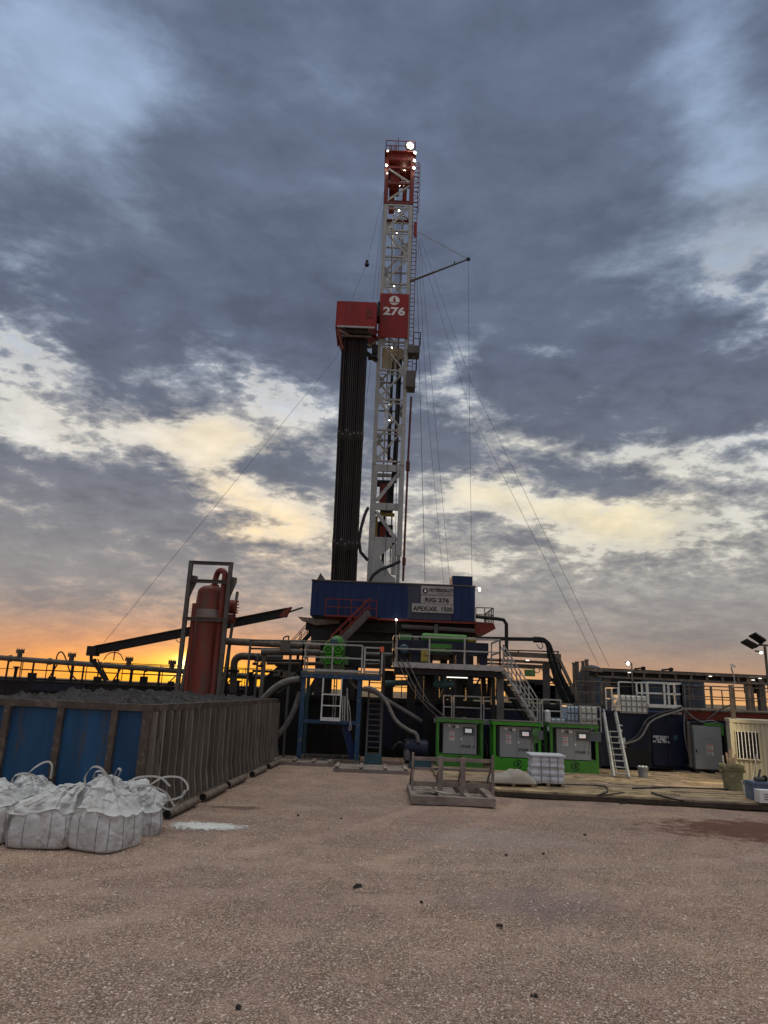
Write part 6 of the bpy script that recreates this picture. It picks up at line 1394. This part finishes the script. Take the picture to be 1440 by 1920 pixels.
# hoses over the container
hose([P(1174,1393,30.2),P(1195,1380,30.2),P(1212,1352,30.2),P(1232,1340,30.2),P(1262,1332,30.2),P(1277,1326,30.3)],.05,'rubber','upper of two black hoses looping up across the container to its top corner')
hose([P(1170,1396,30.15),P(1200,1384,30.1),P(1218,1356,30.1),P(1238,1344,30.1),P(1266,1335,30.15),P(1281,1330,30.2)],.04,'hose','lower of two hoses looping up across the container to its top corner')
hose([P(1281,1328,30.2),P(1288,1350,30.1),P(1290,1375,30),P(1297,1400,30),P(1296,1430,29.9),P(1288,1437,29.8)],.03,'rubber','black cable hanging down from the container corner between door and grey panel')
hose([P(1284,1328,30.2),P(1283,1360,30.1),P(1286,1390,30),P(1292,1415,30)],.03,'hose','grey cable hanging beside the container door edge')
hose([P(1284,1330,30.3),P(1300,1345,30.2),P(1320,1355,30.1),P(1345,1357,30),P(1362,1375,29.8),P(1377,1392,29.5)],.025,'hose','pale cable sweeping from the container corner over the grey panel')
hose([P(1286,1336,30.3),P(1310,1352,30.2),P(1340,1352,30.1),P(1356,1370,30),P(1374,1400,29.5)],.025,'hose','second pale cable sweeping over the grey panel, just below the first')
hose([P(1378,1365,29.2),P(1370,1385,29.2),P(1368,1410,29.2),P(1375,1425,29.2),P(1379,1428,29)],.018,'rail','thin white cable curling beside the trailer corner')
hose([P(1325,1350,31),P(1352,1330,31.5),P(1378,1318,31.9)],.03,'rubber','black cable rising right to the red edged tank')
q=[G(1186,1478,zd_+.03),G(1250,1476,zd_+.03),G(1310,1478,zd_+.03),G(1365,1480,zd_+.03)]
hose(q,.025,'rubber','black cable lying along the middle of the timber deck','cable')
q=[G(1060,1470,zd_+.03),G(1130,1474,zd_+.03),G(1138,1484,zd_+.03),G(1120,1492,zd_+.03),G(1170,1486,zd_+.03)]
hose(q,.02,'rubber','thin black cable snaking over the deck beside the wrapped stack','cable')
q=[G(1222,1486,zd_+.03),G(1250,1495,zd_+.03),G(1282,1502,zd_+.03)]
hose(q,.025,'rubber','short dark cable lying diagonally near the front edge of the deck','cable')
# cream trailer
p0=Vector((X(1374,1400,26.6),26.6,0)); yw=R(-22); tl_=7.0; Ht=2.22
tr2=lthing('site_trailer','cream corrugated site trailer with a barred window at the right edge','trailer',(p0.x,p0.y,zd_),yw)
mb=MB(); n=int(tl_/.09); pts=[]
prof=[(0,0),(.035,0),(.055,.03),(.10,.03),(.12,0)]
x=0.0; q=[]
while x<tl_: 
    for a_,b_ in prof[:4]: q.append((x+a_,-b_))
    x+=.155
def corr(q,z0,z1): 
    m_=MB(); n=len(q); m_.add([(a_,b_,z0) for a_,b_ in q]+[(a_,b_,z1) for a_,b_ in q],[(i,i+1,n+i+1,n+i) for i in range(n-1)]); return m_
corr(q,.12,Ht-.12).build('corrugated_wall','cream',tr2)
MB().box(0,tl_,.04,2.4,.1,Ht-.1).build('trailer_body','cream',tr2)
MB().box(-.04,tl_,-.06,2.44,Ht-.118,Ht).box(-.05,.07,-.055,.03,0,Ht-.12).box(-.04,tl_,-.06,.0,0,.118).build('trailer_frame','cream',tr2)
wn=MB().box(.14,.86,-.075,-.035,.86,1.78).build('barred_window','glassdk',tr2)
MB().box(.10,.90,-.08,-.05,.81,.858).box(.10,.90,-.08,-.05,1.782,1.83).box(.10,.138,-.08,-.05,.86,1.78).box(.862,.90,-.08,-.05,.86,1.78).build('window_frame','cream',wn)
for i in range(6): x=.2+i*.115; MB().bar((x,-.1,.83),(x,-.1,1.81),.022).build('window_bar','textw',wn)
dr=MB().box(1.62,2.5,-.08,-.035,.12,2.05).build('trailer_door','teal',tr2); MB().box(1.56,1.618,-.09,-.03,.12,2.12).build('door_frame','cream',dr); MB().cbox((1.72,-.11,1.05),.05,.05,.16).build('door_handle','sign',dr)
# barrel, brooms, buckets, crates
g_=G(1386,1484,zd_); r_=.36
bc=thing('trash_barrel','olive grey plastic barrel holding brooms and timbers in front of the cream trailer','barrel',(g_.x,g_.y+.3,zd_))
MB().lathe((g_.x,g_.y+.36,zd_),[(r_*.8,0),(r_*.86,.3),(r_*.93,.62),(r_*1.02,.63),(r_*1.03,.7),(r_*1.07,.71),(r_*1.07,.80),(r_*.98,.80),(r_*.96,.7),(r_*.8,.05),(.01,.04)],32).build('barrel_body','plastic',bc,smooth=True)
for sx in (-1,1): MB().cbox((g_.x+sx*r_*1.07,g_.y+.36,zd_+.6),.06,.14,.1).build('barrel_handle','plastic',bc)
for i,(dx,dy,tx,ty,h,w_,m_) in enumerate(((-.1,.0,.16,.3,1.25,.09,'wood'),(0,.1,.0,.3,1.15,.07,'wood'),(.1,.05,.22,.25,1.0,.08,'wood'),(-.2,.1,-.1,.35,1.05,.05,'tarp'),(.15,.2,.3,.3,1.1,.04,'wood'))):
    tag(MB().bar((g_.x+dx,g_.y+.36+dy,zd_+.1),(g_.x+tx,g_.y+.36+ty,zd_+h),w_,w_*.5).build('timber_offcut',m_),'timber offcut standing in the olive barrel in front of the trailer','timber','offcuts standing in the barrel')
b0=G(1406,1472,zd_); bt=P(1407,1398,b0.y+.5)
br=thing('long_brush','long dark brush standing upright against the trailer beside the barrel','brush',tuple(b0))
MB().tube(b0,bt,.014,6).build('brush_handle','wood',br); MB().lathe(bt,[(.03,-.06),(.06,-.03),(.06,.09),(.03,.12)],10).build('brush_head','black',br)
MB().tube(G(1409,1474,zd_),P(1420,1405,b0.y+.4),.012,6).build('rod','rail'); o=bpy.data.objects['rod'] if 'rod' in bpy.data.objects else None
for o in [q for q in COL.objects if q.name.startswith('rod') and q.parent is None]: tag(o,'thin pale rod leaning on the trailer just right of the brush','rod'); o.name='thin_rod'
def bucket(g_,r_,h,m_,label,fill=None):
    b_=thing('bucket',label,'bucket',(g_.x,g_.y,g_.z))
    MB().lathe((g_.x,g_.y,g_.z),[(r_*.82,0),(r_,h*.86),(r_*1.06,h*.88),(r_*1.06,h),(r_*.96,h),(r_*.8,.03),(.01,.02)],24).build('bucket_body',m_,b_,smooth=True)
    c_=Vector((g_.x,g_.y,g_.z+h*.92)); MB().path([c_+Vector((math.cos(t)*r_*1.08,-r_*.2-abs(math.sin(t))*r_*.9,-.08*math.sin(t))) for t in np.linspace(0,math.pi,10)],.006,5).build('bail','greysteel',b_)
    if fill:
        for k in range(4): MB().cbox((g_.x-.1+k*.07,g_.y+.05*(-1)**k,g_.z+h),.06,.08,.07).build('rag','textw',b_)
bucket(G(1206,1457,zd_),.19,.36,'bucket','grey bucket on the deck below the container recess',True)
bucket(G(1404,1490,zd_),.17,.40,'bucketw','dirty white bucket on the deck right of the olive barrel')
g_=G(1414,1500,zd_)
bcx=lthing('blue_crate','blue grey plastic crate with tools on top at the right edge of the deck','crate',(g_.x,g_.y,g_.z),R(-6))
MB().box(0,1.0,0,.6,0,.04).box(0,1.0,0,.04,.041,.5).box(0,1.0,.56,.6,.041,.5).box(0,.04,.041,.559,.041,.5).box(.96,1,.041,.559,.041,.5).box(-.03,1.03,-.03,.63,.45,.50).build('crate_shell','crate',bcx)
for k in range(4): MB().box(.1+k*.22,.12+k*.22,-.022,-.002,.05,.44).build('crate_rib','crate',bcx)
tz=g_+Vector((.35,.15,.5))
gr=thing('power_tool','dirty power tool lying on top of the blue crate','tool',tuple(tz))
MB().lathe(tz+Vector((-.2,0,.08)),[(.05,0),(.07,.02),(.07,.3),(.05,.32)],12,(1,.2,0)).bar(tz+Vector((-.1,0,.08)),tz+Vector((-.0,0,.36)),.05).build('tool_body','greysteel',gr); MB().lathe(tz+Vector((.12,.06,.1)),[(.09,0),(.09,.06)],16,(1,.2,0)).build('tool_disc','dark',gr)
g_=G(1426,1512,zd_*.6)
wc=lthing('white_crate','white plastic carton with dark print at the lower right corner of the deck','carton',(g_.x,g_.y,.2),R(-5))
MB().box(0,.5,0,.35,0,.34).build('carton_body','sign',wc)
for k in range(3): MB().box(.12,.4-.05*k,-.006,-.001,.08+k*.07,.11+k*.07).build('print_bar','inkgrey',wc)
